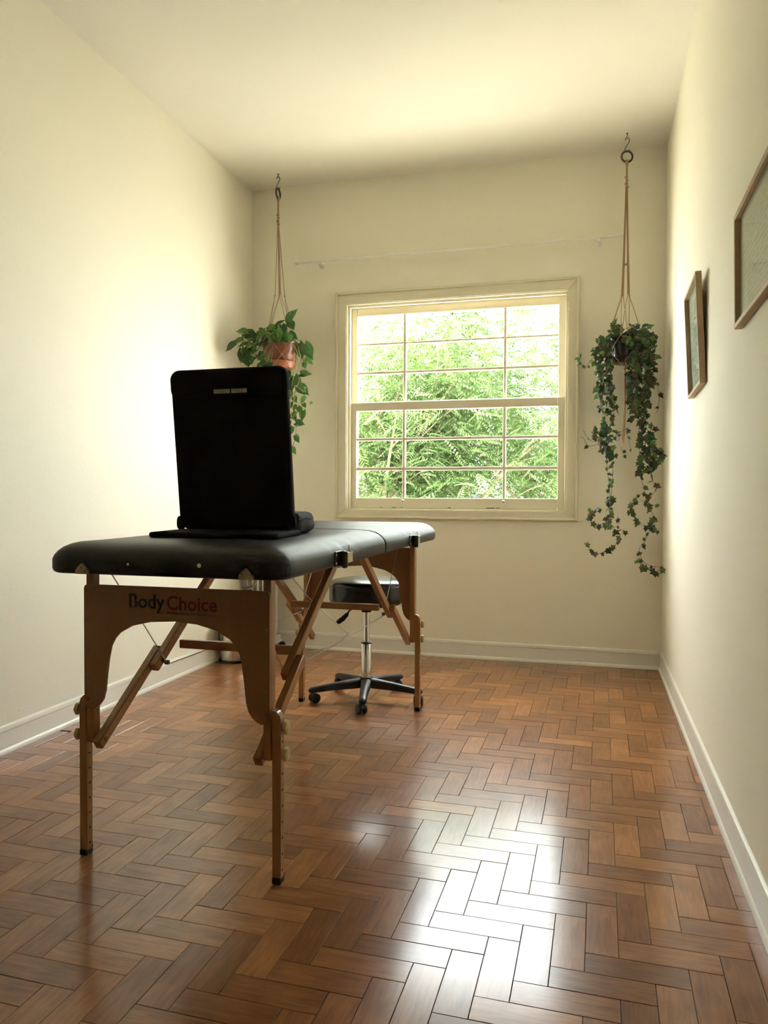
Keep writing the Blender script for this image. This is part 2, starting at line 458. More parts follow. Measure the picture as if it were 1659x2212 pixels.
for m_ in range(-14, 16):
    for k in range(-75, 75):
        for kind in (0, 1):
            if kind == 0: c0, r0, cw, rh = k, k + 6 * m_, 1, 3
            else: c0, r0, cw, rh = k - 2, k + 6 * m_ + 3, 3, 1
            pts = []
            for (c, r) in ((c0, r0), (c0 + cw, r0), (c0 + cw, r0 + rh), (c0, r0 + rh)):
                x, y = c * PW, r * PW
                pts.append((OX + x * cT - y * sT, OY + x * sT + y * cT))
            for n_, d_ in (((1, 0), XR), ((-1, 0), -XL), ((0, 1), YB), ((0, -1), -YF)):
                if pts: pts = clip(pts, n_, d_)
            if len(pts) < 3: continue
            area = abs(sum(a[0] * b[1] - b[0] * a[1] for a, b in zip(pts, pts[1:] + pts[:1]))) / 2
            if area < 1e-4: continue
            px = [to_px((p[0], p[1], 0)) for p in pts]; pa = 0
            if all(px):
                cxp = sum(p[0] for p in px) / len(px); cyp = sum(p[1] for p in px) / len(px)
                if -20 < cxp < W + 20 and cyp < H + 30:
                    pa = abs(sum(a[0] * b[1] - b[0] * a[1] for a, b in zip(px, px[1:] + px[:1]))) / 2
            full = area > PW * PW * 3 * .999
            blocks.append((pa, kind, pts, full))
blocks.sort(key=lambda b: -b[0])
ux = ((-sT, cT), (cT, sT))
shared = {}
rest = NB()
for i, (pa, kind, pts, full) in enumerate(blocks):
    cx = sum(p[0] for p in pts) / len(pts); cy = sum(p[1] for p in pts) / len(pts)
    tl = (rnd.gauss(0, .0014), rnd.gauss(0, .0014)); dz = rnd.uniform(-.0004, .0002)
    if i < 300 and pa > 60:
        key = (kind, rnd.randrange(14)) if full else None
        me = shared.get(key) if key else None
        if me is None:
            bm = NB(); block_mesh(bm, [(p[0] - cx, p[1] - cy) for p in pts], (0, 0), ux[kind], tl, dz)
            me = bpy.data.meshes.new('parquet_block'); bm.to_mesh(me); bm.free(); me.materials.append(M['parquet'])
            if key: shared[key] = me
        o = bpy.data.objects.new('parquet_block', me); COL.objects.link(o); o.location = (cx, cy, 0); o.parent = floor
    else:
        # uv must differ per block: same layout, island random varies the grain
        block_mesh(rest, [(p[0] - cx, p[1] - cy) for p in pts], (cx, cy), ux[kind], tl, dz)
me = bpy.data.meshes.new('parquet_field'); rest.to_mesh(me); rest.free(); me.materials.append(M['parquet'])
o = bpy.data.objects.new('parquet_field', me); COL.objects.link(o); o.parent = floor; o['kind'] = 'stuff'

# baseboards: board with rounded top and a quarter-round shoe at the floor
def skirt(name, A, B, nrm):
    A = Vector(A); B = Vector(B); nrm = Vector(nrm)
    prof = [(0, 0), (.017, 0), (.0168, .006), (.0155, .012), (.012, .017), (.0095, .019), (.009, .085), (.0115, .087), (.0115, .098), (.009, .104), (.004, .107), (0, .108)]
    bm = NB()
    a = [bm.verts.new(A + nrm * d + Vector((0, 0, z))) for d, z in prof]; b = [bm.verts.new(B + nrm * d + Vector((0, 0, z))) for d, z in prof]
    n = len(prof); bm.faces.new(a); bm.faces.new(b[::-1])
    for k in range(n): bm.faces.new((a[k], a[(k + 1) % n], b[(k + 1) % n], b[k]))
    return struct(obj(name, bm, 'base', smooth=True, angle=35))
skirt('baseboard_left', (XL, YF, 0), (XL, YB, 0), (1, 0, 0))
skirt('baseboard_right', (XR, YF, 0), (XR, YB, 0), (-1, 0, 0))
skirt('baseboard_back', (XL + .017, YB, 0), (XR - .017, YB, 0), (0, -1, 0))

# ------------------------------------------------------------------ window
win = bpy.data.objects.new('window_1', None); COL.objects.link(win); win.location = ((WX0 + WX1) / 2, YB, WZ0); struct(win)
CX0, CX1, CZ0, CZ1 = -1.589, -.072, .850, 2.290
def casing(poly):
    bm = NB(); prism(bm, poly, YB - .020, YB + .001); 
    es = [e for e in bm.edges if all(v.co.y < YB - .01 for v in e.verts)]
    bmesh.ops.bevel(bm, geom=es, offset=.006, segments=2, affect='EDGES')
    return obj('casing_board', bm, 'casing', win)
ix0, ix1, iz0, iz1 = WX0 + .004, WX1 - .004, WZ0 + .008, WZ1 - .004
g = .0006
casing([(CX0, CZ0 + g), (CX0, CZ1 - g), (ix0, iz1 - g), (ix0, iz0 + g)])
casing([(CX1, CZ0 + g), (CX1, CZ1 - g), (ix1, iz1 - g), (ix1, iz0 + g)])
casing([(CX0 + g, CZ1), (CX1 - g, CZ1), (ix1 - g, iz1), (ix0 + g, iz1)])
casing([(CX0 + g, CZ0), (CX1 - g, CZ0), (ix1 - g, iz0), (ix0 + g, iz0)])
# inner bead around the casing
for lo, hi in (((CX0 + .006, YB - .030, CZ0 + .004), (CX0 + .020, YB - .019, CZ1 - .004)), ((CX1 - .020, YB - .030, CZ0 + .004), (CX1 - .006, YB - .019, CZ1 - .004)),
               ((CX0 + .02, YB - .030, CZ1 - .018), (CX1 - .02, YB - .019, CZ1 - .004)), ((CX0 + .02, YB - .030, CZ0 + .004), (CX1 - .02, YB - .019, CZ0 + .018))):
    bm = NB(); box(bm, lo, hi, .003); obj('casing_bead', bm, 'casing', win)
# jamb lining of the opening
for lo, hi in (((WX0, YB, WZ0), (WX0 + .010, YB + T, WZ1)), ((WX1 - .010, YB, WZ0), (WX1, YB + T, WZ1)),
               ((WX0, YB, WZ1 - .010), (WX1, YB + T, WZ1)), ((WX0, YB, WZ0), (WX1, YB + T, WZ0 + .012))):
    bm = NB(); box(bm, lo, hi); obj('jamb', bm, 'casing', win)
for lo, hi in (((WX0 + .009, YB + .004, WZ0 + .010), (WX0 + .019, YB + .0235, WZ1 - .008)), ((WX1 - .019, YB + .004, WZ0 + .010), (WX1 - .009, YB + .0235, WZ1 - .008)),
               ((WX0 + .018, YB + .004, WZ1 - .019), (WX1 - .018, YB + .0235, WZ1 - .008))):
    bm = NB(); box(bm, lo, hi, .002); obj('stop_bead', bm, 'casing', win)
def sash(name, Y, x0, x1, z0, z1, cols, rows, d=.034):
    s = bpy.data.objects.new(name, None); COL.objects.link(s); child(s, win); s.location = ((x0 + x1) / 2, Y, z0)
    # the sash is only translated relative to the world
    s.matrix_parent_inverse = Matrix.Translation(-win.location)
    def part(nm, lo, hi, m='casing', bev=.003):
        bm = NB(); box(bm, lo, hi, bev); o = obj(nm, bm, m); o.parent = s
        o.matrix_parent_inverse = Matrix.Translation(-Vector(s.location)); return o
    part('stile', (x0, Y, z0), (cols[0][0], Y + d, z1)); part('stile', (cols[-1][1], Y, z0), (x1, Y + d, z1))
    part('rail', (cols[0][0], Y, z0), (cols[-1][1], Y + d, rows[0][0])); part('rail', (cols[0][0], Y, rows[-1][1]), (cols[-1][1], Y + d, z1))
    for a, b in zip(cols, cols[1:]):
        part('muntin', (a[1], Y + .004, rows[0][0]), (b[0], Y + d - .004, rows[-1][1]))
    for a, b in zip(rows, rows[1:]):
        for c in cols: part('muntin', (c[0], Y + .005, a[1]), (c[1], Y + d - .005, b[0]))
    for c in cols:
        for r in rows: part('pane', (c[0] - .001, Y + d * .5, r[0] - .001), (c[1] + .001, Y + d * .5 + .003, r[1] + .001), 'glass', 0)
    return s
colsU = [(-1.463, -1.160), (-1.141, -.526), (-.508, -.198)]
sash('upper_sash', YB + .062, WX0 + .0095, WX1 - .0095, 1.555, WZ1 - .0095, colsU, [(1.600, 1.776), (1.794, 1.962), (1.976, 2.150)])
low = sash('lower_sash', YB + .024, WX0 + .0095, WX1 - .0095, WZ0 + .0115, 1.592, [(-1.455, -1.154), (-1.135, -.524), (-.505, -.197)],
           [(.985, 1.158), (1.180, 1.348), (1.366, 1.538)])
for x in (-1.1445, -.5145):
    bm = NB(); lathe(bm, [(0, -.018), (.006, -.017), (.009, -.013), (.008, -.008), (.004, -.004), (.005, 0), (0, 0)], (x, YB + .0245, .966), 14, 'y')
    o = obj('sash_knob', bm, 'chrome', smooth=True); o.parent = low; o.matrix_parent_inverse = Matrix.Translation(-Vector(low.location))
# flaked paint on the bottom rail
for x, w in ((-1.30, .018), (-1.22, .03), (-1.16, .012), (-.86, .02), (-.62, .05), (-.56, .02)):
    bm = NB(); pts = rrect(x, x + w, .921 + rnd.uniform(0, .003), .9265, .001, 2)
    prism(bm, pts, YB + .0233, YB + .0241); o = obj('paint_chip', bm, 'chip'); o.parent = low; o.matrix_parent_inverse = Matrix.Translation(-Vector(low.location))

# curtain rod over the window
yr = YB - .060
A, B = at(642, 566, yr), at(1346, 507, yr); zr = 2.490
t = thing('curtain_rod', 'thin white curtain rod mounted on the wall above the window', 'curtain rod', ((A.x + B.x) / 2, YB, zr))
bm = NB(); tube(bm, [(A.x, yr, zr), (B.x, yr, zr)], .009, 12); obj('rod', bm, 'base', t, True)
for x, s in ((A.x, -1), (B.x, 1)):
    bm = NB(); lathe(bm, [(0, -.012), (.014, -.012), (.015, 0), (.014, .012), (0, .012)], (x, yr, zr), 14, 'x'); obj('end_cap', bm, 'base', t, True)
for px, py in ((690, 566), (1293, 514)):
    p = at(px, py, yr)
    bm = NB(); lathe(bm, [(0, YB - .0005), (.021, YB - .0005), (.022, YB - .006), (.012, YB - .012), (.008, YB - .02), (.008, yr), (0, yr)], (p.x, 0, zr - .016), 18, 'y')
    box(bm, (p.x - .008, yr - .012, zr - .026), (p.x + .008, yr + .008, zr - .008), .002)
    obj('bracket', bm, 'base', t, True)

# ------------------------------------------------------------------ massage table
TX0, TX1, TY0, TY1, TZ0, TZ1 = -1.385, -.705, 1.670, 3.520, .793, .876
TM = (TY0 + TY1) / 2
tab = thing('massage_table', 'folding wooden massage table with black vinyl top standing on the parquet', 'massage table', (-1.045, TM, 0))
prof = [(.030, 0), (.010, .0), (.003, .004), (0, .012), (0, .036), (.004, .046), (.012, .057), (.024, .067), (.040, .075), (.060, .080), (.090, .083), (.16, .0845), (.28, .085)]
latchY = (2.11, 3.03)
def padded(y0, y1, inner):
    bm = NB(); rings = []
    k0 = .22 if inner == 'lo' else 1.0; k1 = .22 if inner == 'hi' else 1.0
    r = [.05, .05, .05, .05]
    if inner == 'lo': r[2] = r[3] = .012
    else: r[0] = r[1] = .012
    for d, z in prof:
        dd = min(d, .30)
        rr = [max(.004, q - dd * .6) for q in r]
        poly = rrect(TX0 + dd, TX1 - dd, y0 + dd * k0, y1 - dd * k1, rr, 5)
        # many points along the long sides so that the vinyl can pucker
        full = []
        for i in range(len(poly)):
            a, b = poly[i], poly[(i + 1) % len(poly)]
            n = 26 if (i + 1) % 6 == 0 else 1
            for q in range(n): full.append((a[0] + (b[0] - a[0]) * q / n, a[1] + (b[1] - a[1]) * q / n))
        ring = []
        for x, y in full:
            zz = z
            if .03 < z < .08 and x > TX1 - .09:
                for ly in latchY:
                    e = math.exp(-((y - ly - .05) / .13) ** 2)
                    x2 = .006 * e * math.sin((y - ly) * 62 + z * 40) * math.exp(-((z - .055) / .02) ** 2)
                    x += x2; zz -= .004 * e
            zz += .0016 * noise.noise(Vector((x * 7, y * 7, 3))) if z > .05 else 0
            ring.append(bm.verts.new((x, y, TZ0 + zz)))
        rings.append(ring)
    n = len(rings[0])
    for a, b in zip(rings, rings[1:]):
        for k in range(n): bm.faces.new((a[k], a[(k + 1) % n], b[(k + 1) % n], b[k]))
    bm.faces.new(rings[0][::-1]); bm.faces.new(rings[-1])
    return obj('tabletop_panel', bm, 'vinyl', tab, True, 60)
padded(TY0, TM - .0015, 'hi'); padded(TM + .0015, TY1, 'lo')
NYF, FYF = 1.770, 3.420            # outer faces of the leg frames
def mir(y, far): return 2 * TM - y if far else y
for far in (False, True):
    F = lambda y: mir(y, far)
    ya, yb = sorted((F(1.770), F(1.800)))
    for sgn in (-1, 1):
        pin, pout = (-1.3085, -1.332) if sgn < 0 else (-.806, -.783)
        lin, lout = (-1.3335, -1.357) if sgn < 0 else (-.7815, -.758)
        xa, xb = sorted((pin, pout)); la, lb = sorted((lin, lout))
        # fixed post
        bm = NB(); box(bm, (xa, ya, .318), (xb, yb, TZ0 - .001), .004, 2); post = obj('leg_post', bm, 'beech', tab, True)
        for zz in (.405, .336):
            xx = pin; dx = .0012 * (1 if sgn < 0 else -1)
            bm = NB(); lathe(bm, [(0, dx), (.0055, dx), (.0055, -dx), (0, -dx)], (xx, (ya + yb) / 2, zz), 12, 'x'); obj('bolt', bm, 'screw', post)
        # telescoping lower leg with rounded shoulder
        bm = NB()
        sh = [(lin, 0.016), (lout, .016), (lout, .425)] + [(lout + (lin - lout) * (1 - math.cos(t)), .425 + .024 * math.sin(t)) for t in (PI * .17, PI * .34, PI * .5)] + [(lin, .449)]
        prism(bm, sh, ya + .001, yb - .001)
        es = [e for e in bm.edges if abs(e.verts[0].co.y - e.verts[1].co.y) < 1e-6]
        bmesh.ops.bevel(bm, geom=es, offset=.003, segments=2, affect='EDGES')
        leg = obj('lower_leg', bm, 'beech', tab, True)
        bm = NB(); box(bm, (la - .0006, ya, 0), (lb + .0006, yb, .017), .003); box(bm, (la - .0006, yb - .008, .015), (lb + .0006, yb, .024), .002)
        obj('rubber_foot', bm, 'rubber', leg)
        for q in range(9):
            zz = .385 - q * .0415 if q < 8 else .052
            for fx in (lb + .0004,):
                bm = NB(); lathe(bm, [(0, .0003), (.0034, .0003), (.0034, -.0004), (0, -.0004)], (fx, (ya + yb) / 2, zz - .018), 10, 'x'); obj('adjustment_hole', bm, 'rubber', leg)
        for zz in (.405, .336):
            bm = NB(); s = sgn
            kp = [(.0045, 0), (.0045, .005), (.0155, .0055), (.017, .008), (.017, .014), (.0145, .0165), (.006, .018), (0, .018)]
            k0 = lathe(bm, [(0, 0)] + kp, (0, 0, 0), 24, 'x')
            for v in bm.verts:
                a = math.atan2(v.co.z, v.co.y); rr = math.hypot(v.co.y, v.co.z)
                if rr > .012:
                    f = 1 + .07 * math.cos(6 * a); v.co.y *= f; v.co.z *= f
                v.co.x = lout + s * v.co.x; v.co.y += (ya + yb) / 2; v.co.z += zz
            obj('knob', bm, 'knob', leg, True)
        # folding brace: lower strut on the post, upper strut under the top
        def L(y): return .325 + (y - 1.785) * .687
        xs = pin + (.0135 if sgn < 0 else -.0135); xu = pin + (.0385 if sgn < 0 else -.0385)
        P = lambda x, y: (x, F(y), L(y))
        bm = NB(); bar(bm, P(xs, 1.768), P(xs, 2.070), .024, .030, bev=.0025); ls = obj('lower_strut', bm, 'beech_h', tab, True)
        bm = NB(); bar(bm, P(xu, 2.005), P(xu, 2.452), .024, .030, bev=.0025); us = obj('upper_strut', bm, 'beech_h', tab, True)
        for (x_, y_, par) in ((xs, 1.787, ls), (xu, 2.032, us)):
            xx = x_ + (.0125 if sgn < 0 else -.0125)
            bm = NB(); lathe(bm, [(0, .002), (.006, .002), (.0065, 0), (.0065, -.002), (0, -.002)], (xx, F(y_), L(y_)), 12, 'x'); obj('bolt', bm, 'screw', par)
        # cable eye on the inner side of the joint
        xe = xu + (.014 if sgn < 0 else -.014)
        bm = NB(); lathe(bm, [(0, -.006), (.007, -.006), (.007, -.002), (.004, 0), (.007, .002), (.007, .006), (0, .006)], (xe + (.006 if sgn < 0 else -.006), F(2.045), L(2.045) - .018), 14, 'x')
        obj('cable_pulley', bm, 'screw', us, True)
    # cross bar between the two upper struts
    bm = NB(); box(bm, (-1.2555, F(2.135) - .010, .513), (-.8585, F(2.135) + .010, .540), .002); obj('cross_bar', bm, 'beech', tab)
    # arched end panel screwed on the posts
    arch = [(375, 1341), (329, 1342.7), (289, 1351), (262.6, 1366), (252, 1378), (244, 1394), (239, 1420), (235, 1452), (231.5, 1490), (227, 1509), (219, 1521), (211, 1527.5), (202, 1530.5), (194, 1527.5)]
    half = [(a.x, a.z) for a in (at(x, y, 1.7705) for x, y in arch)]
    cx = -1.0575
    half = [(x, z) for x, z in half]
    x_out = -1.3315
    lft = half + [(x_out, half[-1][1] + .010)]
    poly = [(x_out, .745), (x_out + .003, .752), (x_out + .01, .755)]
    rgt = [(2 * cx - x, z) for x, z in poly[::-1]]
    tot = poly + rgt + [(2 * cx - x, z) for x, z in lft[::-1]] + lft[1:]
    y0, y1 = sorted((F(1.7695), F(1.7615)))
    bm = NB(); prism(bm, tot, y0, y1); pan = obj('end_panel', bm, 'ply', tab)
    for sx in (-1.3215, -.7935):
        for zz in (.738, .655, .572, .489, .441)[:5]:
            if zz == .489: continue
            yy = F(1.7612)
            bm = NB(); s = 1 if far else -1
            lathe(bm, [(0, s * .0022), (.0022, s * .0022), (.0046, s * .0012), (.0050, 0), (0, -s * .001)], (sx, yy, zz), 12, 'y'); obj('screw', bm, 'screw', pan, True)
        bm = NB(); s = 1 if far else -1
        lathe(bm, [(0, s * .0022), (.0022, s * .0022), (.0046, s * .0012), (.0050, 0), (0, -s * .001)], (sx, F(1.7612), .500), 12, 'y'); obj('screw', bm, 'screw', pan, True)
    if not far: front_panel = pan

# steel cables: rail end - near pulley - far pulley - rail end
for xe in (-1.250, -.864):
    bm = NB(); zc = .485
    tube(bm, smooth_path([(xe, 1.765, TZ0 - .004), (xe, 1.90, .645), (xe, 2.030, .500), (xe, 2.052, .482), (xe, 2.09, .478), (xe, TM, .474), (xe, 2 * TM - 2.09, .478), (xe, 2 * TM - 2.052, .482),
                          (xe, 2 * TM - 2.03, .500), (xe, 2 * TM - 1.9, .645), (xe, 2 * TM - 1.765, TZ0 - .004)], 4), .0019, 6)
    obj('steel_cable', bm, 'cable', tab, True)
p1 = atX(748, 1367, -.868); p2 = atX(690, 1401, -.868)
bm = NB(); tube(bm, smooth_path([(-1.02, 2.36, TZ0 - .004), (-.945, 2.44, (TZ0 + p1.z) / 2 + .01), p1 + Vector((-.004, -.004, .008)), p1 + Vector((.004, .006, -.004)), (p1 + p2) / 2 + Vector((.004, 0, -.018)), p2 + Vector((.002, 0, -.003)), p2 + Vector((.002, -.06, .0))], 6), .0015, 6)
obj('slack_cord', bm, 'cable', tab, True)

# latches on the long side, one per panel
for ly in latchY:
    xs = TX1
    bm = NB(); box(bm, (xs - .001, ly - .075, TZ0 + .001), (xs + .004, ly - .012, TZ0 + .046), .002)
    lt = obj('latch_plate', bm, 'blackpl', tab)
    bm = NB(); mbox(bm, Matrix.Translation((xs + .016, ly - .035, TZ0 + .021)) @ Matrix.Rotation(.5, 4, 'Z'), (.018, .034, .050), .006, 2); obj('latch_body', bm, 'blackpl', lt, True)
    bm = NB()
    tube(bm, [(xs + .022, ly - .03, TZ0 + .040), (xs + .017, ly + .045, TZ0 + .036), (xs + .004, ly + .055, TZ0 + .040), (xs + .001, ly + .058, TZ0 + .056)], .0022, 8)
    mbox(bm, Matrix.Translation((xs + .018, ly + .012, TZ0 + .022)) @ Matrix.Rotation(.07, 4, 'Z'), (.003, .062, .028), .001)
    obj('latch_strap', bm, 'steel', lt, True)
    for q in (.012, .036):
        bm = NB(); lathe(bm, [(0, .0015), (.003, .001), (.004, 0), (0, 0)], (xs + .004, ly - .068, TZ0 + q), 10, 'x'); obj('rivet', bm, 'grommet', lt)

# face-rest sockets and cast corner mounts on the near edge
for px, py, r in ((276, 1219, .0035), (430, 1222, .0055)):
    p = at(px, py, TY0)
    bm = NB(); lathe(bm, [(0, -.001), (r * .8, -.0012), (r, -.0008), (r * 1.05, .003)], (p.x, TY0 + .0005, p.z), 16, 'y'); obj('face_rest_socket', bm, 'grommet', tab, True)
for px, py in ((177, 1230), (531, 1242)):
    p = at(px, py, TY0 - .004)
    bm = NB()
    sil = [(-.019, -.012), (.019, -.012), (.0205, -.004), (.016, .003), (.010, .006), (.006, .013), (0, .016), (-.006, .013), (-.010, .006), (-.016, .003), (-.0205, -.004)]
    prism(bm, [(p.x + a, p.z + b) for a, b in sil], TY0 - .006, TY0 + .004)
    es = [e for e in bm.edges if all(v.co.y < TY0 for v in e.verts)]
    bmesh.ops.bevel(bm, geom=es, offset=.002, segments=2, affect='EDGES')
    br = obj('corner_mount', bm, 'brass', tab, True)
    for (dx, dz, r) in ((-.001, .006, .004), (-.005, -.005, .005), (.009, -.004, .004)):
        bm = NB(); n = 16
        tube(bm, [(p.x + dx + r * math.cos(2 * PI * k / n), TY0 - .0065, p.z + dz + r * math.sin(2 * PI * k / n)) for k in range(n)], .0012, 6); obj('scroll', bm, 'brass', br, True)
p = at(537, 1256, TY0 + .012)
bm = NB(); n = 14
tube(bm, [(p.x + .020 * math.cos(PI + PI * k / n), TY0 + .012, TZ0 + .002 + .022 * math.sin(PI + PI * k / n)) for k in range(n + 1)], .0035, 8)
obj('plastic_loop', bm, 'clear', tab, True)

# printed lettering on the end panel
def lettering(txt, m, x0, x1, z0, bold=.02, name='lettering', zscale=1.0):
    c = bpy.data.curves.new(name, 'FONT'); c.body = txt; c.size = 1; c.offset = bold; c.resolution_u = 3; c.extrude = .004
    t = bpy.data.objects.new(name, c); COL.objects.link(t)
    dg = bpy.context.evaluated_depsgraph_get(); me = bpy.data.meshes.new_from_object(t.evaluated_get(dg))
    bpy.data.objects.remove(t, do_unlink=True); bpy.data.curves.remove(c)
    xs = [v.co.x for v in me.vertices]; a, b = min(xs), max(xs); s = (x1 - x0) / (b - a)
    for v in me.vertices:
        X, Y, Z = v.co; v.co = (x0 + (X - a) * s, 1.7615 - .0002 - Z * .05, z0 + Y * s * zscale)
    me.materials.append(M[m]); o = bpy.data.objects.new(name, me); COL.objects.link(o); child(o, front_panel); return o
def zx(px, py): q = at(px, py, 1.7612); return q.x, q.z
xa, za = zx(279, 1313); xb, _ = zx(356, 1315); xc, _ = zx(360, 1317); xd, zd = zx(469, 1319)
zt = (za + zd) / 2
lettering('Body', 'navy', xa, xb, zt, .018)
lettering('Choice', 'red', xc, xd, zt - .001, .018)
xe, ze = zx(358, 1328); xf, _ = zx(467, 1331)
lettering('The Best Choice for Bodyworkers', 'ink', xe, xf, (ze + zx(467, 1331)[1]) / 2 , .01)
xg, zg = zx(470.5, 1302); xh, _ = zx(474.5, 1302)
lettering('TM', 'red', xg, xh, zt + .019, .01)
# small standing figure cut out of the B and a tick in the o
bm = NB(); fx = xa + .0125; fz = zt
prism(bm, [(fx - .0030, fz), (fx - .0026, fz + .012), (fx - .0044, fz + .020), (fx - .0030, fz + .0245), (fx + .0030, fz + .0245), (fx + .0044, fz + .020), (fx + .0026, fz + .012), (fx + .0030, fz)], 1.7609, 1.7613)
lathe(bm, [(0, 0), (.0028, 0), (.0028, .0003), (0, .0003)], (fx, 1.7609, fz + .0285), 10, 'y'); o = obj('figure_mark', bm, 'ply', front_panel)
bm = NB(); tx, tz = zx(419, 1306)
prism(bm, [(tx - .004, tz + .001), (tx - .0005, tz - .003), (tx + .010, tz + .013), (tx + .0005, tz + .001), (tx - .003, tz + .003)], 1.7607, 1.7612); obj('tick_mark', bm, 'red', front_panel)

# ------------------------------------------------------------------ floor chair standing on the table
ZT = TZ1 + .0015
fc = thing('floor_chair', 'black fabric legless folding chair, backrest upright, standing on the massage table', 'floor chair', (-1.03, 2.15, ZT))
yaw = .085
RZ = Matrix.Translation((-1.035, 2.10, ZT)) @ Matrix.Rotation(yaw, 4, 'Z')
def soft_slab(w, d, h, r, bev, mtx, name, m, wr=.0, seg=5, sub=10):
    # rounded-plan slab in local coordinates (centre of its base at the origin), slightly wrinkled
    bm = NB(); rings = []
    hb = min(bev, h / 2 - .0005)
    pr = [(hb * (1 - math.cos(t)), hb * (1 - math.sin(t))) for t in (0, .4, .8, 1.2, PI / 2)]
    levels = [(hb - hb * math.sin(t), hb - hb * math.cos(t)) for t in (0, .35, .7, 1.05, 1.4, PI / 2)]
    lv = levels + [(0, h - hb)] + [(a, h - b) for a, b in levels[::-1]][1:]
    for ins, z in lv:
        pl = rrect(-w / 2 + ins, w / 2 - ins, -d / 2 + ins, d / 2 - ins, max(.003, r - ins), seg)
        full = []
        for i in range(len(pl)):
            a, b = pl[i], pl[(i + 1) % len(pl)]
            n = sub if (i + 1) % (seg + 1) == 0 else 1
            for q in range(n): full.append((a[0] + (b[0] - a[0]) * q / n, a[1] + (b[1] - a[1]) * q / n))
        ring = []
        for x, y in full:
            v = Vector((x, y, z))
            if wr and z > .004: v += Vector((x, y, 0)).normalized() * wr * noise.noise(Vector((x * 22, y * 22, z * 60)))
            ring.append(bm.verts.new(mtx @ v))
        rings.append(ring)
    n = len(rings[0])
    for a, b in zip(rings, rings[1:]):
        for k in range(n): bm.faces.new((a[k], a[(k + 1) % n], b[(k + 1) % n], b[k]))
    bm.faces.new(rings[0][::-1]); bm.faces.new(rings[-1])
    return obj(name, bm, m, fc, True, 60)
soft_slab(.385, .232, .016, .012, .007, RZ @ Matrix.Translation((-.004, -.083, 0)), 'seat_board', 'fabric')
soft_slab(.355, .235, .068, .05, .028, RZ @ Matrix.Translation((-.004, .152, .0)), 'seat_cushion', 'fabric2', .006, 5, 16)
bm = NB(); tube(bm, [RZ @ Vector(p) for p in ((.1725, .05, .046), (.1745, .12, .050), (.171, .20, .045), (.158, .25, .048))], .002, 6); obj('seam_piping', bm, 'fabric2', fc, True)
# backrest: leans a little towards the viewer
BK = RZ @ Matrix.Translation((-.014, .030, .017)) @ Matrix.Rotation(.105, 4, 'X') @ Matrix.Rotation(-.018, 4, 'Y') @ Matrix.Rotation(PI / 2, 4, 'X')
# local: x across, y up, z towards the viewer
bk = soft_slab(.368, .488, .036, .034, .012, BK @ Matrix.Translation((-.002, .244, -.018)), 'backrest', 'fabric', .0, 6, 8)
soft_slab(.372, .090, .040, .030, .012, BK @ Matrix.Translation((-.002, .4445, -.020)), 'backrest_cap', 'fabric', .0, 6, 8)
for sx in (-.180, .178):
    soft_slab(.024, .040, .044, .010, .010, BK @ Matrix.Translation((sx, .026, -.022)), 'fabric_gather', 'fabric', .012, 4, 8)
tg = at(461, 843, 2.08)
for x0, x1, m in ((-.045, .006, 'tag'), (.011, .060, 'tag')):
    bm = NB(); mbox(bm, BK @ Matrix.Translation(((x0 + x1) / 2, .421, .0215)), (x1 - x0, .0125, .0016), .0003); tgo = obj('fabric_tag', bm, m, fc)
    bm = NB()
    for q in range(3): mbox(bm, BK @ Matrix.Translation(((x0 + x1) / 2 - .003, .4245 - q * .0032, .0225)), ((x1 - x0) * (.78 - .12 * q), .0007, .0004))
    obj('tag_print', bm, 'navy', tgo)

# ------------------------------------------------------------------ rolling stool
SC = Vector((-1.056, 3.53, 0))
st = thing('rolling_stool', 'round black padded stool with chrome gas lift and five casters under the table', 'stool', SC)
bm = NB(); lathe(bm, [(0, .468), (.150, .468), (.168, .472), (.178, .482), (.183, .50), (.1835, .545), (.181, .560), (.183, .566), (.180, .577), (.168, .586), (.14, .592), (.07, .595), (0, .5955)], SC, 56)
seat = obj('seat', bm, 'vinyl2', st, True, 50)
bm = NB(); n = 56; tube(bm, [SC + Vector((.1825 * math.cos(2 * PI * k / n), .1825 * math.sin(2 * PI * k / n), .563)) for k in range(n + 1)], .0018, 6); obj('seat_seam', bm, 'vinyl2', seat, True)
bm = NB(); box(bm, SC + Vector((-.07, -.06, .453)), SC + Vector((.07, .06, .4675)), .004); lathe(bm, [(0, .43), (.024, .43), (.028, .455), (0, .455)], SC, 24); obj('seat_plate', bm, 'blackpl', st, True)
bm = NB(); lathe(bm, [(0, .27), (.0145, .27), (.0145, .44), (0, .44)], SC, 24); obj('gas_lift_rod', bm, 'chrome', st, True)
bm = NB(); lathe(bm, [(0, .09), (.0255, .09), (.0255, .272), (.022, .277), (0, .277)], SC, 28); sl = obj('gas_lift_sleeve', bm, 'chrome', st, True)
bm = NB(); lathe(bm, [(.0150, .2765), (.027, .2765), (.027, .281), (.0150, .282)], SC, 28); obj('collar', bm, 'rubber', sl, True)
bm = NB(); tube(bm, smooth_path([SC + Vector((-.02, -.02, .452)), SC + Vector((-.06, -.06, .447)), SC + Vector((-.076, -.076, .425))], 4), .004, 8); lv = obj('lever', bm, 'blackpl', st, True)
bm = NB(); tube(bm, [SC + Vector((-.071, -.071, .432)), SC + Vector((-.078, -.078, .422)), SC + Vector((-.092, -.092, .405)), SC + Vector((-.108, -.108, .392)), SC + Vector((-.113, -.113, .389))], [.005, .010, .0125, .012, .008], 10); obj('lever_grip', bm, 'rubber', lv, True)
bm = NB(); lathe(bm, [(0, .068), (.036, .070), (.042, .08), (.040, .102), (.030, .112), (0, .112)], SC, 28); obj('base_hub', bm, 'blackpl', st, True)
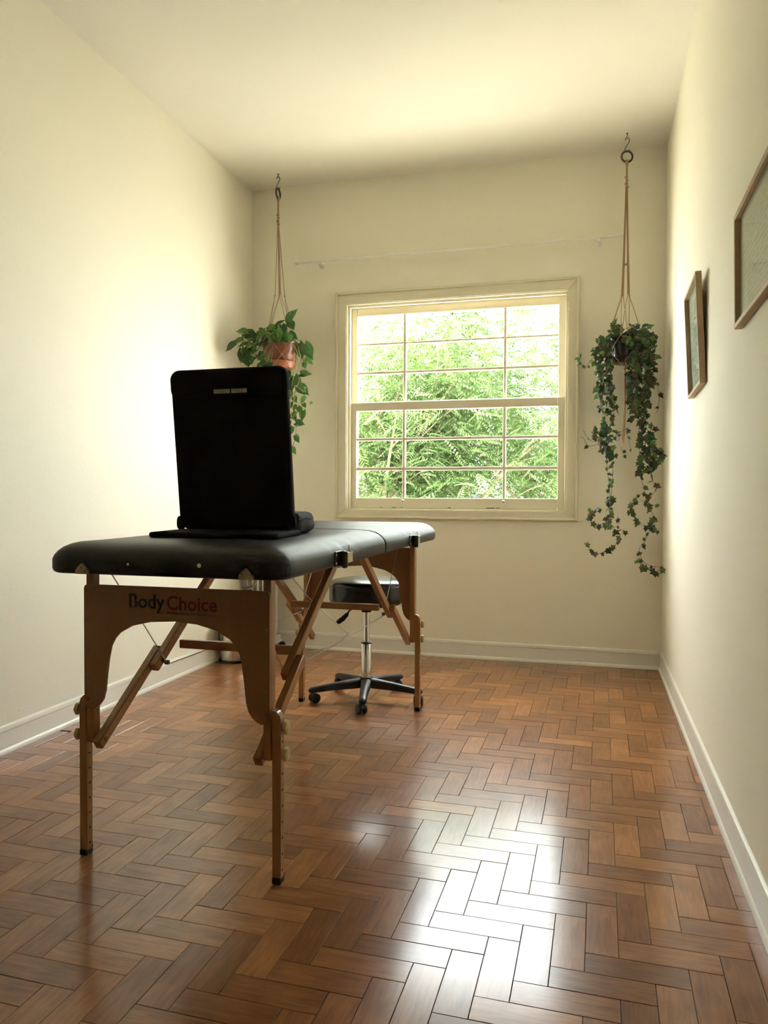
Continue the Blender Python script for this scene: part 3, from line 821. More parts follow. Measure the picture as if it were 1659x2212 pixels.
for k in range(5):
    a = math.radians(283 + 72 * k); d = Vector((math.cos(a), math.sin(a), 0)); s = Vector((-d.y, d.x, 0))
    bm = NB(); secs = []
    for (r, zt_, zb_, wd) in ((.02, .109, .062, .026), (.06, .104, .060, .023), (.16, .092, .058, .019), (.255, .079, .052, .018), (.278, .074, .052, .017), (.286, .066, .054, .013)):
        c = SC + d * r
        secs.append([bm.verts.new(c + s * wd * .9 + Vector((0, 0, zb_))), bm.verts.new(c + s * wd + Vector((0, 0, zt_ - .010))), bm.verts.new(c + s * wd * .6 + Vector((0, 0, zt_ - .002))), bm.verts.new(c + Vector((0, 0, zt_))),
                     bm.verts.new(c - s * wd * .6 + Vector((0, 0, zt_ - .002))), bm.verts.new(c - s * wd + Vector((0, 0, zt_ - .010))), bm.verts.new(c - s * wd * .9 + Vector((0, 0, zb_)))])
    for A, B in zip(secs, secs[1:]):
        for j in range(7): bm.faces.new((A[j], A[(j + 1) % 7], B[(j + 1) % 7], B[j]))
    bm.faces.new(secs[0]); bm.faces.new(secs[-1][::-1])
    obj('base_arm', bm, 'blackpl', st, True, 50)
    c = SC + d * .268
    ca = a + (.5, 1.9, -.6, 2.4, .3)[k]; cdv = Vector((math.cos(ca), math.sin(ca), 0)); cs = Vector((-cdv.y, cdv.x, 0))
    bm = NB(); tube(bm, [c + Vector((0, 0, .056)), c + Vector((0, 0, .044))], .006, 10)
    cw = c - cdv * .012
    for q in range(9):
        pass
    hood = []
    for q in range(8):
        t = PI * .05 + PI * .95 * q / 7
        hood.append((math.cos(t), math.sin(t)))
    vs = []
    for (x_, z_) in hood:
        base = cw + cdv * x_ * .0235 + Vector((0, 0, .0235 + z_ * .0235))
        vs.append((bm.verts.new(base + cs * .007), bm.verts.new(base - cs * .007)))
    cA = bm.verts.new(cw + cs * .007 + Vector((0, 0, .023))); cB = bm.verts.new(cw - cs * .007 + Vector((0, 0, .023)))
    for A, B in zip(vs, vs[1:]):
        bm.faces.new((A[0], B[0], B[1], A[1])); bm.faces.new((cA, B[0], A[0])); bm.faces.new((cB, A[1], B[1]))
    cst = obj('caster_fork', bm, 'blackpl', st, True, 50)
    for sg in (-1, 1):
        bm = NB(); r0 = .0235
        lathe(bm, [(0, 0), (r0 * .8, 0), (r0, .003), (r0, .011), (r0 * .85, .015), (r0 * .3, .016), (0, .016)], (0, 0, 0), 20, 'x')
        m4 = Matrix(((cs.x * sg, cdv.x, 0, 0), (cs.y * sg, cdv.y, 0, 0), (0, 0, 1, 0), (0, 0, 0, 1)))
        off = cw + cs * sg * .0075 + Vector((0, 0, r0))
        for v in bm.verts: v.co = (m4 @ v.co) + off
        obj('caster_wheel', bm, 'rubber', cst, True, 50)

# ------------------------------------------------------------------ pedal bin in the corner
BC = Vector((-2.062, 4.130, 0)); br = .090
b_ = thing('pedal_bin', 'small round stainless steel pedal bin by the left wall, seen under the table', 'bin', BC)
bm = NB(); lathe(bm, [(0, 0), (br + .004, 0), (br + .005, .004), (br + .004, .016), (br, .018), (0, .018)], BC, 48); obj('base_ring', bm, 'rubber', b_, True)
bm = NB(); lathe(bm, [(0, .0185), (br, .0185), (br, .235), (0, .235)], BC, 64); obj('body', bm, 'steel', b_, True)
bm = NB(); lathe(bm, [(br + .002, .2355), (br + .003, .245), (br - .004, .256), (.065, .268), (.03, .274), (0, .275)], BC, 48); lathe(bm, [(0, .2355), (br + .002, .2355)], BC, 48); obj('lid', bm, 'steel', b_, True)
da = math.radians(-38); dv = Vector((math.cos(da), math.sin(da), 0))
bm = NB(); mbox(bm, Matrix.Translation(BC + dv * (br + .012) + Vector((0, 0, .030))) @ Matrix.Rotation(da, 4, 'Z'), (.045, .046, .008), .003, 2); obj('pedal', bm, 'blackpl', b_)
hv = Vector((math.cos(math.radians(205)), math.sin(math.radians(205)), 0)); hs = Vector((-hv.y, hv.x, 0))
bm = NB(); mbox(bm, Matrix.Translation(BC + hv * (br + .006) + Vector((0, 0, .215))) @ Matrix.Rotation(math.radians(205), 4, 'Z'), (.016, .040, .040), .003); obj('hinge', bm, 'blackpl', b_)
hn = Vector((math.cos(math.radians(235)), math.sin(math.radians(235)), 0)); ht = Vector((-hn.y, hn.x, 0))
bm = NB(); tube(bm, smooth_path([BC + hv * (br + .004) + ht * .0 + Vector((0, 0, .225)), BC + hn * (br + .014) + Vector((0, 0, .205)), BC + hn * (br + .016) + Vector((0, 0, .16)), BC + hn * (br + .012) + Vector((0, 0, .10)), BC + hn * (br + .003) + Vector((0, 0, .09))], 5), .003, 8); obj('carry_handle', bm, 'blackpl', b_, True)

# ------------------------------------------------------------------ oil radiator against the window wall
ht_ = thing('oil_radiator', 'pale oil-filled radiator on black casters in the corner behind the bin', 'heater', (-2.03, 4.50, 0))
for k in range(5):
    x = -2.118 + k * .036
    bm = NB(); prism(bm, rrect(4.415, 4.555, .085, .60, .045, 6), x - .006, x + .006, 'x')
    es = [e for e in bm.edges if abs(e.verts[0].co.x - e.verts[1].co.x) < 1e-6]
    bmesh.ops.bevel(bm, geom=es, offset=.004, segments=2, affect='EDGES'); obj('fin', bm, 'heater', ht_, True)
bm = NB(); tube(bm, [(-2.125, 4.485, .14), (-1.968, 4.485, .14)], .020, 14); obj('oil_pipe', bm, 'heatdark', ht_, True)
bm = NB(); tube(bm, [(-2.125, 4.485, .545), (-1.968, 4.485, .545)], .020, 14); obj('oil_pipe', bm, 'heatdark', ht_, True)
bm = NB(); tube(bm, [(-1.958, 4.43, .09), (-1.958, 4.43, .56)], .006, 10); tube(bm, [(-1.958, 4.447, .09), (-1.958, 4.447, .56)], .006, 10); obj('shaded_fin_edge', bm, 'heatdark', ht_, True)  # dark tubes stand in for the shaded edges of the last fin
for x in (-2.105, -1.955):
    bm = NB(); box(bm, (x - .018, 4.385, .044), (x + .018, 4.565, .060), .005, 2); box(bm, (x - .012, 4.41, .058), (x + .012, 4.55, .092), .003); ft = obj('foot', bm, 'white', ht_, True)
    for y in (4.395, 4.545):
        bm = NB(); lathe(bm, [(0, -.016), (.018, -.016), (.0225, -.010), (.0225, .010), (.018, .016), (0, .016)], (x + .022, y, .0225), 20, 'x'); obj('caster', bm, 'rubber', ft, True)

# ------------------------------------------------------------------ pictures on the right wall
def picture(name, label, corners, fw, depth, printm, lean):
    # corners: (y_far, y_near, z_bottom, z_top); built flat in local coordinates, then leaned off the wall
    yf, yn, z0, z1, rot = corners
    w, h = yf - yn, z1 - z0
    t = thing(name, label, 'picture', (XR, (yf + yn) / 2, z0))
    # local: x from far to near, y up, z out of the wall
    m = Matrix.Translation((XR - .002, (yf + yn) / 2, z0 + h / 2)) @ Matrix(((0, 0, -1, 0), (-1, 0, 0, 0), (0, 1, 0, 0), (0, 0, 0, 1))) @ Matrix.Rotation(rot, 4, 'Z') @ Matrix.Translation((0, -h / 2, 0)) @ Matrix.Rotation(lean, 4, 'X') @ Matrix.Translation((0, h / 2, 0))
    def piece(nm, poly, z0_, z1_, mm, uv=False, bev=0):
        bm = NB(); prism(bm, poly, z0_, z1_, 'z')
        if uv:
            l_ = bm.loops.layers.uv.verify()
            for f in bm.faces:
                for l in f.loops: l[l_].uv = ((l.vert.co.x + w / 2) / w, (l.vert.co.y + h / 2) / h)
        if bev: bmesh.ops.bevel(bm, geom=list(bm.edges), offset=bev, segments=1, affect='EDGES')
        for v in bm.verts: v.co = m @ v.co
        return obj(nm, bm, mm, t)
    a, b = w / 2, h / 2; c, d = a - fw, b - fw
    piece('frame_side', [(-a, -b), (-c, -d), (-c, d), (-a, b)], 0, depth, 'oak', bev=.0012)
    piece('frame_side', [(a, -b), (a, b), (c, d), (c, -d)], 0, depth, 'oak', bev=.0012)
    piece('frame_side', [(-a, b), (-c, d), (c, d), (a, b)], 0, depth, 'oak', bev=.0012)
    piece('frame_side', [(-a, -b), (a, -b), (c, -d), (-c, -d)], 0, depth, 'oak', bev=.0012)
    piece('backing', [(-c, -d), (c, -d), (c, d), (-c, d)], .002, .004, 'tag')
    piece('print', [(-c, -d), (c, -d), (c, d), (-c, d)], .0045, .0055, printm, True)
    piece('glazing', [(-c, -d), (c, -d), (c, d), (-c, d)], .0075, .0095, 'glass')
    return t, piece, (a, b, c, d)
t1, pc, dm = picture('framed_certificate', 'smaller wood-framed green certificate tilted off the right wall nearest the window', (3.300, 2.955, 1.405, 1.815, .045), .012, .022, 'poster', .045)
t2, pc2, dm2 = picture('framed_diploma', 'larger wood-framed diploma on the right wall cut off by the photo edge', (2.285, 1.820, 1.470, 1.782, .03), .014, .020, 'diploma', .012)

# ------------------------------------------------------------------ hanging planters
YP = 4.40
def knot(bm, c, r):
    mt = Matrix.Translation(c) @ Matrix.Diagonal((1, 1, .85, 1))
    bmesh.ops.create_icosphere(bm, subdivisions=2, radius=r, matrix=mt)
    return bm
def hanger(which, hx, hy_screw, s_top, s_bot, ring_r, ring_turn, z_wrap0, z_wrap1, z_k, kr, rimz, rimr, midz, midr, botz, tail, extra=None, offs=(0, 0)):
    X = at(hx, hy_screw, YP).x
    def z(py): return at(hx, py, YP).z
    h = thing('ceiling_hook', 'small screw hook and S-hook in the ceiling above the %s' % which, 'hook', (X, YP, ZC))
    bm = NB(); tube(bm, [(X, YP, ZC - .0005), (X, YP, ZC - .012), (X - .003, YP, z(s_top) + .002)], .0022, 8); lathe(bm, [(0, ZC - .0005), (.006, ZC - .0005), (.005, ZC - .004), (0, ZC - .004)], (X, YP, 0), 12); obj('screw_eye', bm, 'hook', h, True)
    zt, zb = z(s_top), z(s_bot)
    r = (zt - zb) * .25
    pts = [(-.9, -.55), (-.55, -.1), (0, .05), (.7, -.25), (.95, -.95), (.5, -1.6), (-.5, -2.5), (-1.0, -3.2), (-.8, -3.8), (-.1, -4.05), (.7, -3.8), (1.0, -3.45)]
    bm = NB(); tube(bm, smooth_path([(X + a * r * .62, YP, zt + b * r) for a, b in pts], 5), .0028, 8); obj('s_hook', bm, 'hook', h, True)
    mh = thing('macrame_hanger', 'jute macrame hanger with black ring holding the %s' % which, 'plant hanger', (X, YP, botz - .01))
    rc = Vector((X, YP, zb - ring_r + .004)); n = 28; bm = NB()
    dr = Vector((math.cos(ring_turn), math.sin(ring_turn), 0))
    tube(bm, [rc + dr * ring_r * math.cos(2 * PI * k / n) + Vector((0, 0, ring_r * math.sin(2 * PI * k / n))) for k in range(n + 1)], .0055, 10); obj('ring', bm, 'ring', mh, True)
    zr0 = rc.z - ring_r
    bm = NB(); tube(bm, [(X, YP, zr0 + .010), (X, YP, zr0 - .004), (X, YP, zr0 - .022), (X, YP, z_wrap0), (X, YP, z_wrap1 - .004)], [.011, .010, .006, .0055, .006], 10); obj('cord_bundle', bm, 'jute', mh, True)
    for q in range(4):
        bm = NB(); zz = z_wrap0 + (z_wrap1 - z_wrap0) * q / 3; knot(bm, (X + (.002 if q % 2 else -.002), YP, zz), .0105 if q != 1 else .0085); obj('knot', bm, 'jute', mh, True)
    ox, oy = offs
    angs = [math.radians(a) for a in (30, 120, 210, 300)]
    for i, a in enumerate(angs):
        d = Vector((math.cos(a), math.sin(a), 0)); K = Vector((X + ox, YP + oy, z_k + (.006 if i % 2 else -.004))) + d * kr
        bm = NB()
        for e in (-.0022, .0022):
            s = Vector((-d.y, d.x, 0)) * e
            tube(bm, smooth_path([Vector((X, YP, z_wrap1)) + d * .004 + s, (Vector((X, YP, z_wrap1)) + K) / 2 + d * .001 + s, K + s], 3), .0021, 6)
        if extra:
            ze, re = extra; K2 = Vector((X + ox * .5, YP, ze)) + d * re
            b2 = NB(); knot(b2, K2, .0062); obj('knot', b2, 'jute', mh, True)
        obj('cord', bm, 'jute', mh, True)
        bm = NB(); knot(bm, K, .0058); obj('knot', bm, 'jute', mh, True)
        for sg in (-1, 1):
            a2 = a + sg * PI / 4; d2 = Vector((math.cos(a2), math.sin(a2), 0)); C0 = Vector((X + ox, YP + oy, 0))
            R = C0 + d2 * rimr + Vector((0, 0, rimz + .020)); a3 = a2 - sg * .0
            side = Vector((-d2.y, d2.x, 0)) * (-.003 * sg)
            bm = NB(); tube(bm, smooth_path([K, (K + R) / 2 + d2 * .003, R + side], 3), .0017, 6); obj('cord', bm, 'jute', mh, True)
    for i in range(4):
        a2 = math.radians(75 + 90 * i); d2 = Vector((math.cos(a2), math.sin(a2), 0)); C0 = Vector((X + ox, YP + oy, 0))
        bm = NB(); R = C0 + d2 * (rimr + .003) + Vector((0, 0, rimz + .020)); knot(bm, R, .0055); obj('knot', bm, 'jute', mh, True)
        for sg in (-1, 1):
            a3 = a2 + sg * PI / 4; d3 = Vector((math.cos(a3), math.sin(a3), 0)); Q = C0 + d3 * (midr + .004) + Vector((0, 0, midz))
            am = a2 + sg * PI / 8; dm_ = Vector((math.cos(am), math.sin(am), 0))
            mid = C0 + dm_ * ((rimr + midr) / 2 + .007) + Vector((0, 0, (rimz + .02 + midz) / 2))
            bm = NB(); tube(bm, smooth_path([R, mid, Q], 4), .0017, 6); obj('cord', bm, 'jute', mh, True)
        a3 = a2 + PI / 4; d3 = Vector((math.cos(a3), math.sin(a3), 0)); Q = C0 + d3 * (midr + .004) + Vector((0, 0, midz))
        bm = NB(); knot(bm, Q, .0055); obj('knot', bm, 'jute', mh, True)
        bm = NB()
        for sg in (-1, 1):
            am = a3 + sg * .5; dm_ = Vector((math.cos(am), math.sin(am), 0))
            tube(bm, smooth_path([Q, C0 + dm_ * (midr - .004) + Vector((0, 0, botz + .012)), C0 + dm_ * midr * .55 + Vector((0, 0, botz - .004)), C0 + Vector((0, 0, botz - .010))], 4), .0017, 6)
        obj('cord', bm, 'jute', mh, True)
    C0 = Vector((X + ox, YP + oy, 0))
    bm = NB(); knot(bm, C0 + Vector((0, 0, botz - .018)), .011); knot(bm, C0 + Vector((0, 0, botz - .034)), .009); obj('knot', bm, 'jute', mh, True)
    for q in range(6):
        a = q * PI / 3; bm = NB(); w_ = tail * rnd.uniform(.85, 1.05); rr = .0035
        tube(bm, smooth_path([C0 + Vector((rr * math.cos(a), rr * math.sin(a), botz - .03)), C0 + Vector((rr * math.cos(a) + .002, rr * math.sin(a), botz - .03 - w_ * .5)), C0 + Vector((1.5 * rr * math.cos(a) - .003, 1.5 * rr * math.sin(a), botz - .03 - w_))], 4), .0023, 6)
        obj('tassel_cord', bm, 'jute', mh, True)
    return C0

zL = lambda py: at(605, py, YP).z
XLp = at(601, 376, YP).x
potL = hanger('pothos', 601, 376, 382, 409, .031, 1.55, zL(464), zL(484), zL(638), .030, 1.955, .108, 1.862, .098, 1.786, .10, offs=(.012, 0))
zR = lambda py: at(1353, py, YP).z
potR = hanger('trailing ivy', 1355, 288, 298, 328, .030, .25, zR(383), zR(404), zR(637), .024, 1.860, .090, 1.785, .082, 1.735, .40, extra=(zR(571), .008), offs=(0, 0))

# pothos
pth = thing('pothos_plant', 'green variegated pothos in a brown pot hanging left of the window', 'potted plant', (potL.x, potL.y, 1.787))
bm = NB(); lathe(bm, [(0, .030), (.050, .030), (.064, .035), (.084, .055), (.097, .085), (.1035, .120), (.1055, .150), (.1075, .155), (.1075, .163), (.103, .165), (.100, .160), (.098, .13), (0, .13)], (potL.x, potL.y, 1.787), 48); obj('pot', bm, 'terra', pth, True, 30)
bm = NB(); lathe(bm, [(0, 0), (.078, 0), (.084, .006), (.092, .036), (.0955, .040), (.0945, .044), (.089, .040), (.08, .010), (0, .008)], (potL.x, potL.y, 1.787), 48); obj('saucer', bm, 'saucer', pth, True, 30)
bm = NB(); lathe(bm, [(0, .150), (.05, .149), (.0985, .146), (.0985, .13), (0, .13)], (potL.x, potL.y, 1.787), 32); obj('soil', bm, 'soil', pth)

def pothos_mesh(w, curl):
    # heart leaf along +y of length 1, w relative width, folded on the midrib
    bm = NB(); n = 9; rows = []
    for i in range(n + 1):
        t = i / n
        half = w * .5 * (math.sin(PI * min(1, t * .9 + .12)) ** .75) * (1 - t ** 3.0) if t < 1 else 0
        zc = -curl * t * t
        row = []
        for s in (-1, -.5, 0, .5, 1):
            y = t - (.16 * abs(s) * (1 - t) ** 3)
            row.append(bm.verts.new((s * half, y, zc + abs(s) * half * .35 + .012 * math.sin(t * 12 + s * 2))))
        rows.append(row)
    for a, b in zip(rows, rows[1:]):
        for k in range(4):
            try: bm.faces.new((a[k], a[k + 1], b[k + 1], b[k]))
            except ValueError: pass
    bmesh.ops.remove_doubles(bm, verts=bm.verts, dist=1e-5)
    me = bpy.data.meshes.new('pothos_leaf'); bm.to_mesh(me); bm.free(); me.shade_smooth(); me.materials.append(M['pothos']); return me
pm = [pothos_mesh(w, c) for w in (.52, .62, .74, .86) for c in (.06, .18)]
def place_leaf(me, base, tip, nrm, parent, name='leaf'):
    d = tip - base; L_ = d.length; y = d.normalized()
    zv = (nrm - y * nrm.dot(y)); zv = zv.normalized() if zv.length > 1e-4 else frame_from(y)[0]
    x = y.cross(zv)
    o = bpy.data.objects.new(name, me); COL.objects.link(o)
    o.parent = parent
    m = Matrix(((x.x * L_, y.x * L_, zv.x * L_, base.x), (x.y * L_, y.y * L_, zv.y * L_, base.y), (x.z * L_, y.z * L_, zv.z * L_, base.z), (0, 0, 0, 1)))
    o.matrix_parent_inverse = Matrix.Identity(4)
    o.matrix_basis = Matrix.Translation(-parent.location) @ m
    return o
zm = lambda x, y: (480 + x / 7.54, 640 + y / 7.54)
zm4 = lambda x, y: (470 + x / 3.456, 360 + y / 3.456)
# base, tip, depth, width index
PL = [((1075, 420), (1203, 185), 4.36, 2), ((1095, 425), (1175, 550), 4.35, 3), ((880, 485), (1018, 365), 4.44, 0), ((398, 590), (205, 550), 4.24, 2), ((408, 600), (575, 720), 4.26, 2),
      ((345, 705), (165, 750), 4.18, 1), ((222, 765), (25, 890), 4.15, 1), ((418, 770), (238, 822), 4.20, 1), ((320, 860), (290, 1090), 4.20, 1), ((495, 870), (350, 935), 4.23, 2),
      ((495, 985), (405, 1065), 4.24, 3), ((405, 1030), (388, 1135), 4.22, 2), ((455, 1080), (415, 1165), 4.25, 1), ((690, 985), (560, 1045), 4.30, 2), ((705, 1060), (575, 1135), 4.28, 2),
      ((845, 490), (705, 590), 4.34, 3), ((705, 555), (580, 690), 4.32, 2), ((800, 600), (655, 660), 4.28, 2), ((885, 545), (928, 765), 4.28, 3), ((975, 470), (1040, 615), 4.32, 3),
      ((960, 640), (1065, 745), 4.30, 2), ((1100, 600), (1235, 705), 4.36, 1), ((1255, 775), (1310, 1050), 4.42, 1), ((1345, 785), (1478, 1040), 4.36, 1), ((1375, 1010), (1480, 1112), 4.34, 0),
      ((1340, 1080), (1358, 1195), 4.36, 1), ((1290, 1275), (1445, 1250), 4.33, 1), ((705, 650), (655, 755), 4.27, 2), ((555, 600), (565, 705), 4.26, 2), ((655, 740), (595, 805), 4.28, 1),
      ((450, 700), (440, 780), 4.22, 1), ((520, 730), (620, 810), 4.25, 1), ((760, 700), (640, 735), 4.30, 2), ((640, 1100), (540, 1150), 4.30, 2), ((700, 1130), (740, 1190), 4.3, 1), ((860, 620), (800, 760), 4.30, 2),
      ((1010, 600), (1110, 640), 4.33, 2), ((760, 500), (860, 560), 4.38, 3), ((820, 560), (980, 560), 4.42, 3), ((600, 560), (720, 640), 4.4, 2), ((480, 800), (400, 850), 4.2, 2), ((560, 880), (480, 930), 4.24, 1), ((1180, 640), (1110, 740), 4.36, 2),
      ((1400, 1010), (1330, 1060), 4.38, 1)]
PL4 = [((622, 1545), (702, 1545), 4.33, 1), ((533, 1592), (556, 1685), 4.34, 3), ((605, 1640), (683, 1706), 4.33, 2), ((545, 1678), (535, 1735), 4.34, 3), ((655, 1718), (618, 1775), 4.35, 2), ((690, 1768), (714, 1760), 4.36, 1),
       ((600, 1795), (632, 1850), 4.33, 2), ((640, 1822), (628, 1905), 4.35, 1), ((585, 1912), (652, 1925), 4.33, 2), ((585, 1830), (552, 1868), 4.34, 2), ((562, 1945), (540, 2005), 4.35, 2), ((583, 2008), (609, 2064), 4.33, 1),
       ((553, 2098), (584, 2145), 4.33, 1), ((575, 1565), (612, 1650), 4.40, 3), ((522, 1535), (545, 1580), 4.42, 2), ((570, 1720), (588, 1760), 4.37, 2), ((640, 1770), (660, 1800), 4.37, 1), ((555, 1850), (590, 1900), 4.36, 2), ((545, 1760), (530, 1820), 4.38, 2),
       ((540, 1900), (520, 1960), 4.38, 2), ((530, 2020), (515, 2080), 4.38, 1), ((590, 1780), (560, 1830), 4.38, 2)]
for q in range(26):
    bx, by = rnd.uniform(300, 820), rnd.uniform(600, 1090)
    if q > 19: bx, by = rnd.uniform(700, 1150), rnd.uniform(560, 720)
    an = rnd.uniform(.3, 2.6); ln_ = rnd.uniform(80, 150)
    PL.append(((bx, by), (bx - math.cos(an) * ln_ * .8, by + math.sin(an) * ln_), rnd.uniform(4.22, 4.36) - max(0, (600 - bx)) * .0002, rnd.randrange(1, 4)))
heart = Vector((potL.x, potL.y, 1.955))
pi_ = 0
stem_paths = []
for lst, f in ((PL, zm), (PL4, zm4)):
    for b0, t0, Y, wi in lst:
        base = at(*f(*b0), Y); tip = at(*f(*t0), Y - rnd.uniform(.0, .035))
        for q in (base, tip): q.x = max(q.x, XL + .012)
        nrm = Vector((rnd.uniform(-.35, .35), -1, rnd.uniform(.1, .8)))
        place_leaf(pm[wi * 2 + rnd.randrange(2)], base, tip, nrm, pth)
        if f is zm:
            rim = Vector((potL.x + max(-.09, min(.09, (base.x - potL.x) * .5)), potL.y - .03, 1.945))
            mid = (rim + base) / 2 + Vector((0, -.01, .02)); stem_paths.append([rim, mid, base])
for sp in stem_paths:
    bm = NB(); tube(bm, smooth_path(sp, 3), .0014, 5); obj('petiole', bm, 'stem', pth, True)
for path in ([(575, 1300), (597, 1330), (628, 1480), (622, 1560), (577, 1680), (565, 1780), (548, 1860), (580, 1900), (586, 1960), (575, 2050), (545, 2112)], [(560, 1320), (600, 1420), (560, 1600), (545, 1720), (540, 1800), (535, 1900), (528, 2040)],
             [(565, 1780), (550, 1800), (535, 1805)], [(560, 1840), (585, 1860), (600, 1800)], [(540, 1690), (575, 1690), (605, 1645)], [(622, 1560), (600, 1590)]):
    bm = NB(); tube(bm, smooth_path([at(*zm4(*p_), 4.335) for p_ in path], 4), .0026, 6); obj('vine', bm, 'stem', pth, True)

# ivy
ivy = thing('ivy_plant', 'long trailing ivy in a black pot hanging right of the window', 'potted plant', (potR.x, potR.y, 1.736))
bm = NB(); lathe(bm, [(0, .026), (.056, .026), (.060, .030), (.078, .105), (.086, .135), (.0885, .138), (.0885, .148), (.085, .150), (.082, .145), (.079, .12), (0, .12)], (potR.x, potR.y, 1.736), 40); obj('pot', bm, 'blackpot', ivy, True, 30)
bm = NB(); lathe(bm, [(0, 0), (.068, 0), (.074, .006), (.080, .026), (.083, .029), (.081, .032), (.076, .028), (.07, .009), (0, .008)], (potR.x, potR.y, 1.736), 40); obj('saucer', bm, 'blackpot', ivy, True, 30)
bm = NB(); lathe(bm, [(0, .135), (.0795, .130), (.0795, .12), (0, .12)], (potR.x, potR.y, 1.736), 32); obj('soil', bm, 'soil', ivy)
def ivy_mesh(k):
    r = random.Random(k)
    out = [(0, 0), (.16, -.10), (.44, -.06), (.30, .20), (.56, .42), (.30, .52), (0, 1.0), (-.30, .52), (-.56, .42), (-.30, .20), (-.44, -.06), (-.16, -.10)]
    bm = NB(); c = bm.verts.new((0, .30, .03)); vs = []
    for x, y in out:
        x *= r.uniform(.85, 1.1); y *= r.uniform(.9, 1.05)
        vs.append(bm.verts.new((x * .8, y * .92, -.10 * abs(x) - .16 * max(0, y - .4) + r.uniform(-.03, .03))))
    for k_ in range(len(vs)): bm.faces.new((c, vs[k_], vs[(k_ + 1) % len(vs)]))
    me = bpy.data.meshes.new('ivy_leaf'); bm.to_mesh(me); bm.free(); me.materials.append(M['ivy']); return me
im = [ivy_mesh(k) for k in range(6)]
z6 = lambda x, y: (1220 + x / 3.75, 670 + y / 3.75)
leaves = []
def strand(path, Y, step, size, spread, thick=.0011, stem=True, jitter=.0, big=0):
    P = smooth_path([at(*z6(*p_), Y + (rnd.uniform(-jitter, jitter) if jitter else 0)) for p_ in path], 8)
    for q in P: q.x = min(q.x, XR - .012)
    if stem:
        bm = NB(); tube(bm, P[::2] if len(P) > 6 else P, thick, 4); obj('stem', bm, 'ivystem', ivy, True)
    acc = 0; nxt = step * rnd.random()
    for a, b in zip(P, P[1:]):
        l = (b - a).length
        while acc + l > nxt:
            t = (nxt - acc) / l; c = a.lerp(b, t)
            off = Vector((rnd.gauss(0, spread), rnd.gauss(0, spread), rnd.gauss(0, spread * .5)))
            s = size * rnd.uniform(.6, 1.25)
            base = c + off * .6; dirn = Vector((rnd.gauss(0, .6), rnd.gauss(-.1, .45), -.75 + rnd.gauss(0, .35))).normalized()
            tip = base + dirn * s
            nrm = Vector((rnd.gauss(-.25, .5), -1 + rnd.gauss(0, .4), rnd.gauss(.35, .35)))
            leaves.append((s, base, tip, nrm))
            nxt += step * rnd.uniform(.6, 1.4)
        acc += l
R_ = lambda a, b: rnd.uniform(a, b)
# crown around the rim
for q in range(80):
    a = R_(0, 2 * PI); rr = R_(.03, .125); c = Vector((potR.x + rr * math.cos(a) * 1.05 + .02, potR.y + rr * math.sin(a) * .75, 1.895 + R_(-.035, .05) - max(0, rr - .09) * .8))
    c.x = min(c.x, XR - .02)
    s = R_(.028, .046); leaves.append((s, c, c + Vector((math.cos(a) * .8, math.sin(a) * .6, R_(-.7, .3))).normalized() * s, Vector((R_(-.5, .5), -1, R_(.2, 1.0)))))
for q in range(120):
    bx, by = rnd.uniform(470, 740), rnd.uniform(160, 440)
    if bx < 530 and by > 250: continue
    c = at(*z6(bx, by), rnd.uniform(4.27, 4.36)); s = R_(.026, .044); c.x = min(c.x, XR - .02)
    leaves.append((s, c, c + Vector((R_(-.6, .6), R_(-.4, .1), R_(-1, -.1))).normalized() * s, Vector((R_(-.5, .5), -1, R_(.1, .8)))))
for q in range(40):
    c = at(*z6(R_(240, 380), R_(210, 440)), rnd.uniform(4.30, 4.38)); s = R_(.024, .042)
    leaves.append((s, c, c + Vector((R_(-.6, .6), R_(-.4, .1), R_(-1, -.1))).normalized() * s, Vector((R_(-.5, .5), -1, R_(.1, .8)))))
# left curtain
for q in range(9):
    x0 = R_(250, 385); yend = R_(620, 1180)
    strand([(R_(380, 440), 235), ((x0 + 380) / 2, R_(200, 260)), (x0, R_(300, 420)), (x0 + R_(-15, 35), 620), (x0 + R_(10, 50), (620 + yend) / 2), (min(400, x0 + R_(10, 70)), yend)], R_(4.33, 4.42), .018, .036, .014)
for q in range(3):
    strand([(R_(270, 380), 900), (R_(270, 400), 1000), (R_(270, 410), 1100), (R_(280, 400), 1180)], R_(4.34, 4.40), .016, .044, .018, stem=False)
strand([(300, 1010), (245, 970), (235, 1030), (260, 1040)], 4.36, .028, .040, .01); strand([(400, 970), (440, 1030), (430, 1060)], 4.36, .03, .048, .006)
# right curtain
for q in range(15):
    x0 = R_(530, 745); yend = R_(560, 1020) if x0 > 520 else 620
    strand([(R_(480, 600), 220), ((x0 + 540) / 2 + 20, R_(160, 230)), (x0, R_(260, 380)), (x0 + R_(-20, 15), 560), (x0 + R_(-60, 0) * (1 if x0 > 640 else .2), (560 + yend) / 2), (640 + (x0 - 640) * .5, yend)], R_(4.34, 4.46), .018, .037, .015)
for q in range(4):
    strand([(R_(500, 560), R_(470, 520)), (R_(510, 560), 640), (R_(520, 570), R_(760, 900))], R_(4.34, 4.42), .024, .037, .014)
for q in range(4):
    strand([(R_(590, 700), 980), (R_(600, 720), 1100), (R_(600, 760), 1220), (R_(610, 700), 1320)], R_(4.36, 4.42), .022, .042, .016, stem=False)
strand([(690, 1080), (740, 1120), (800, 1160), (815, 1175)], 4.34, .02, .046, .012); strand([(640, 1180), (720, 1220), (760, 1215)], 4.36, .018, .044, .014)
strand([(600, 900), (605, 1100), (600, 1250), (612, 1345)], 4.39, .03, .036, .010); strand([(700, 900), (690, 1100), (700, 1200), (690, 1310)], 4.39, .03, .036, .010)
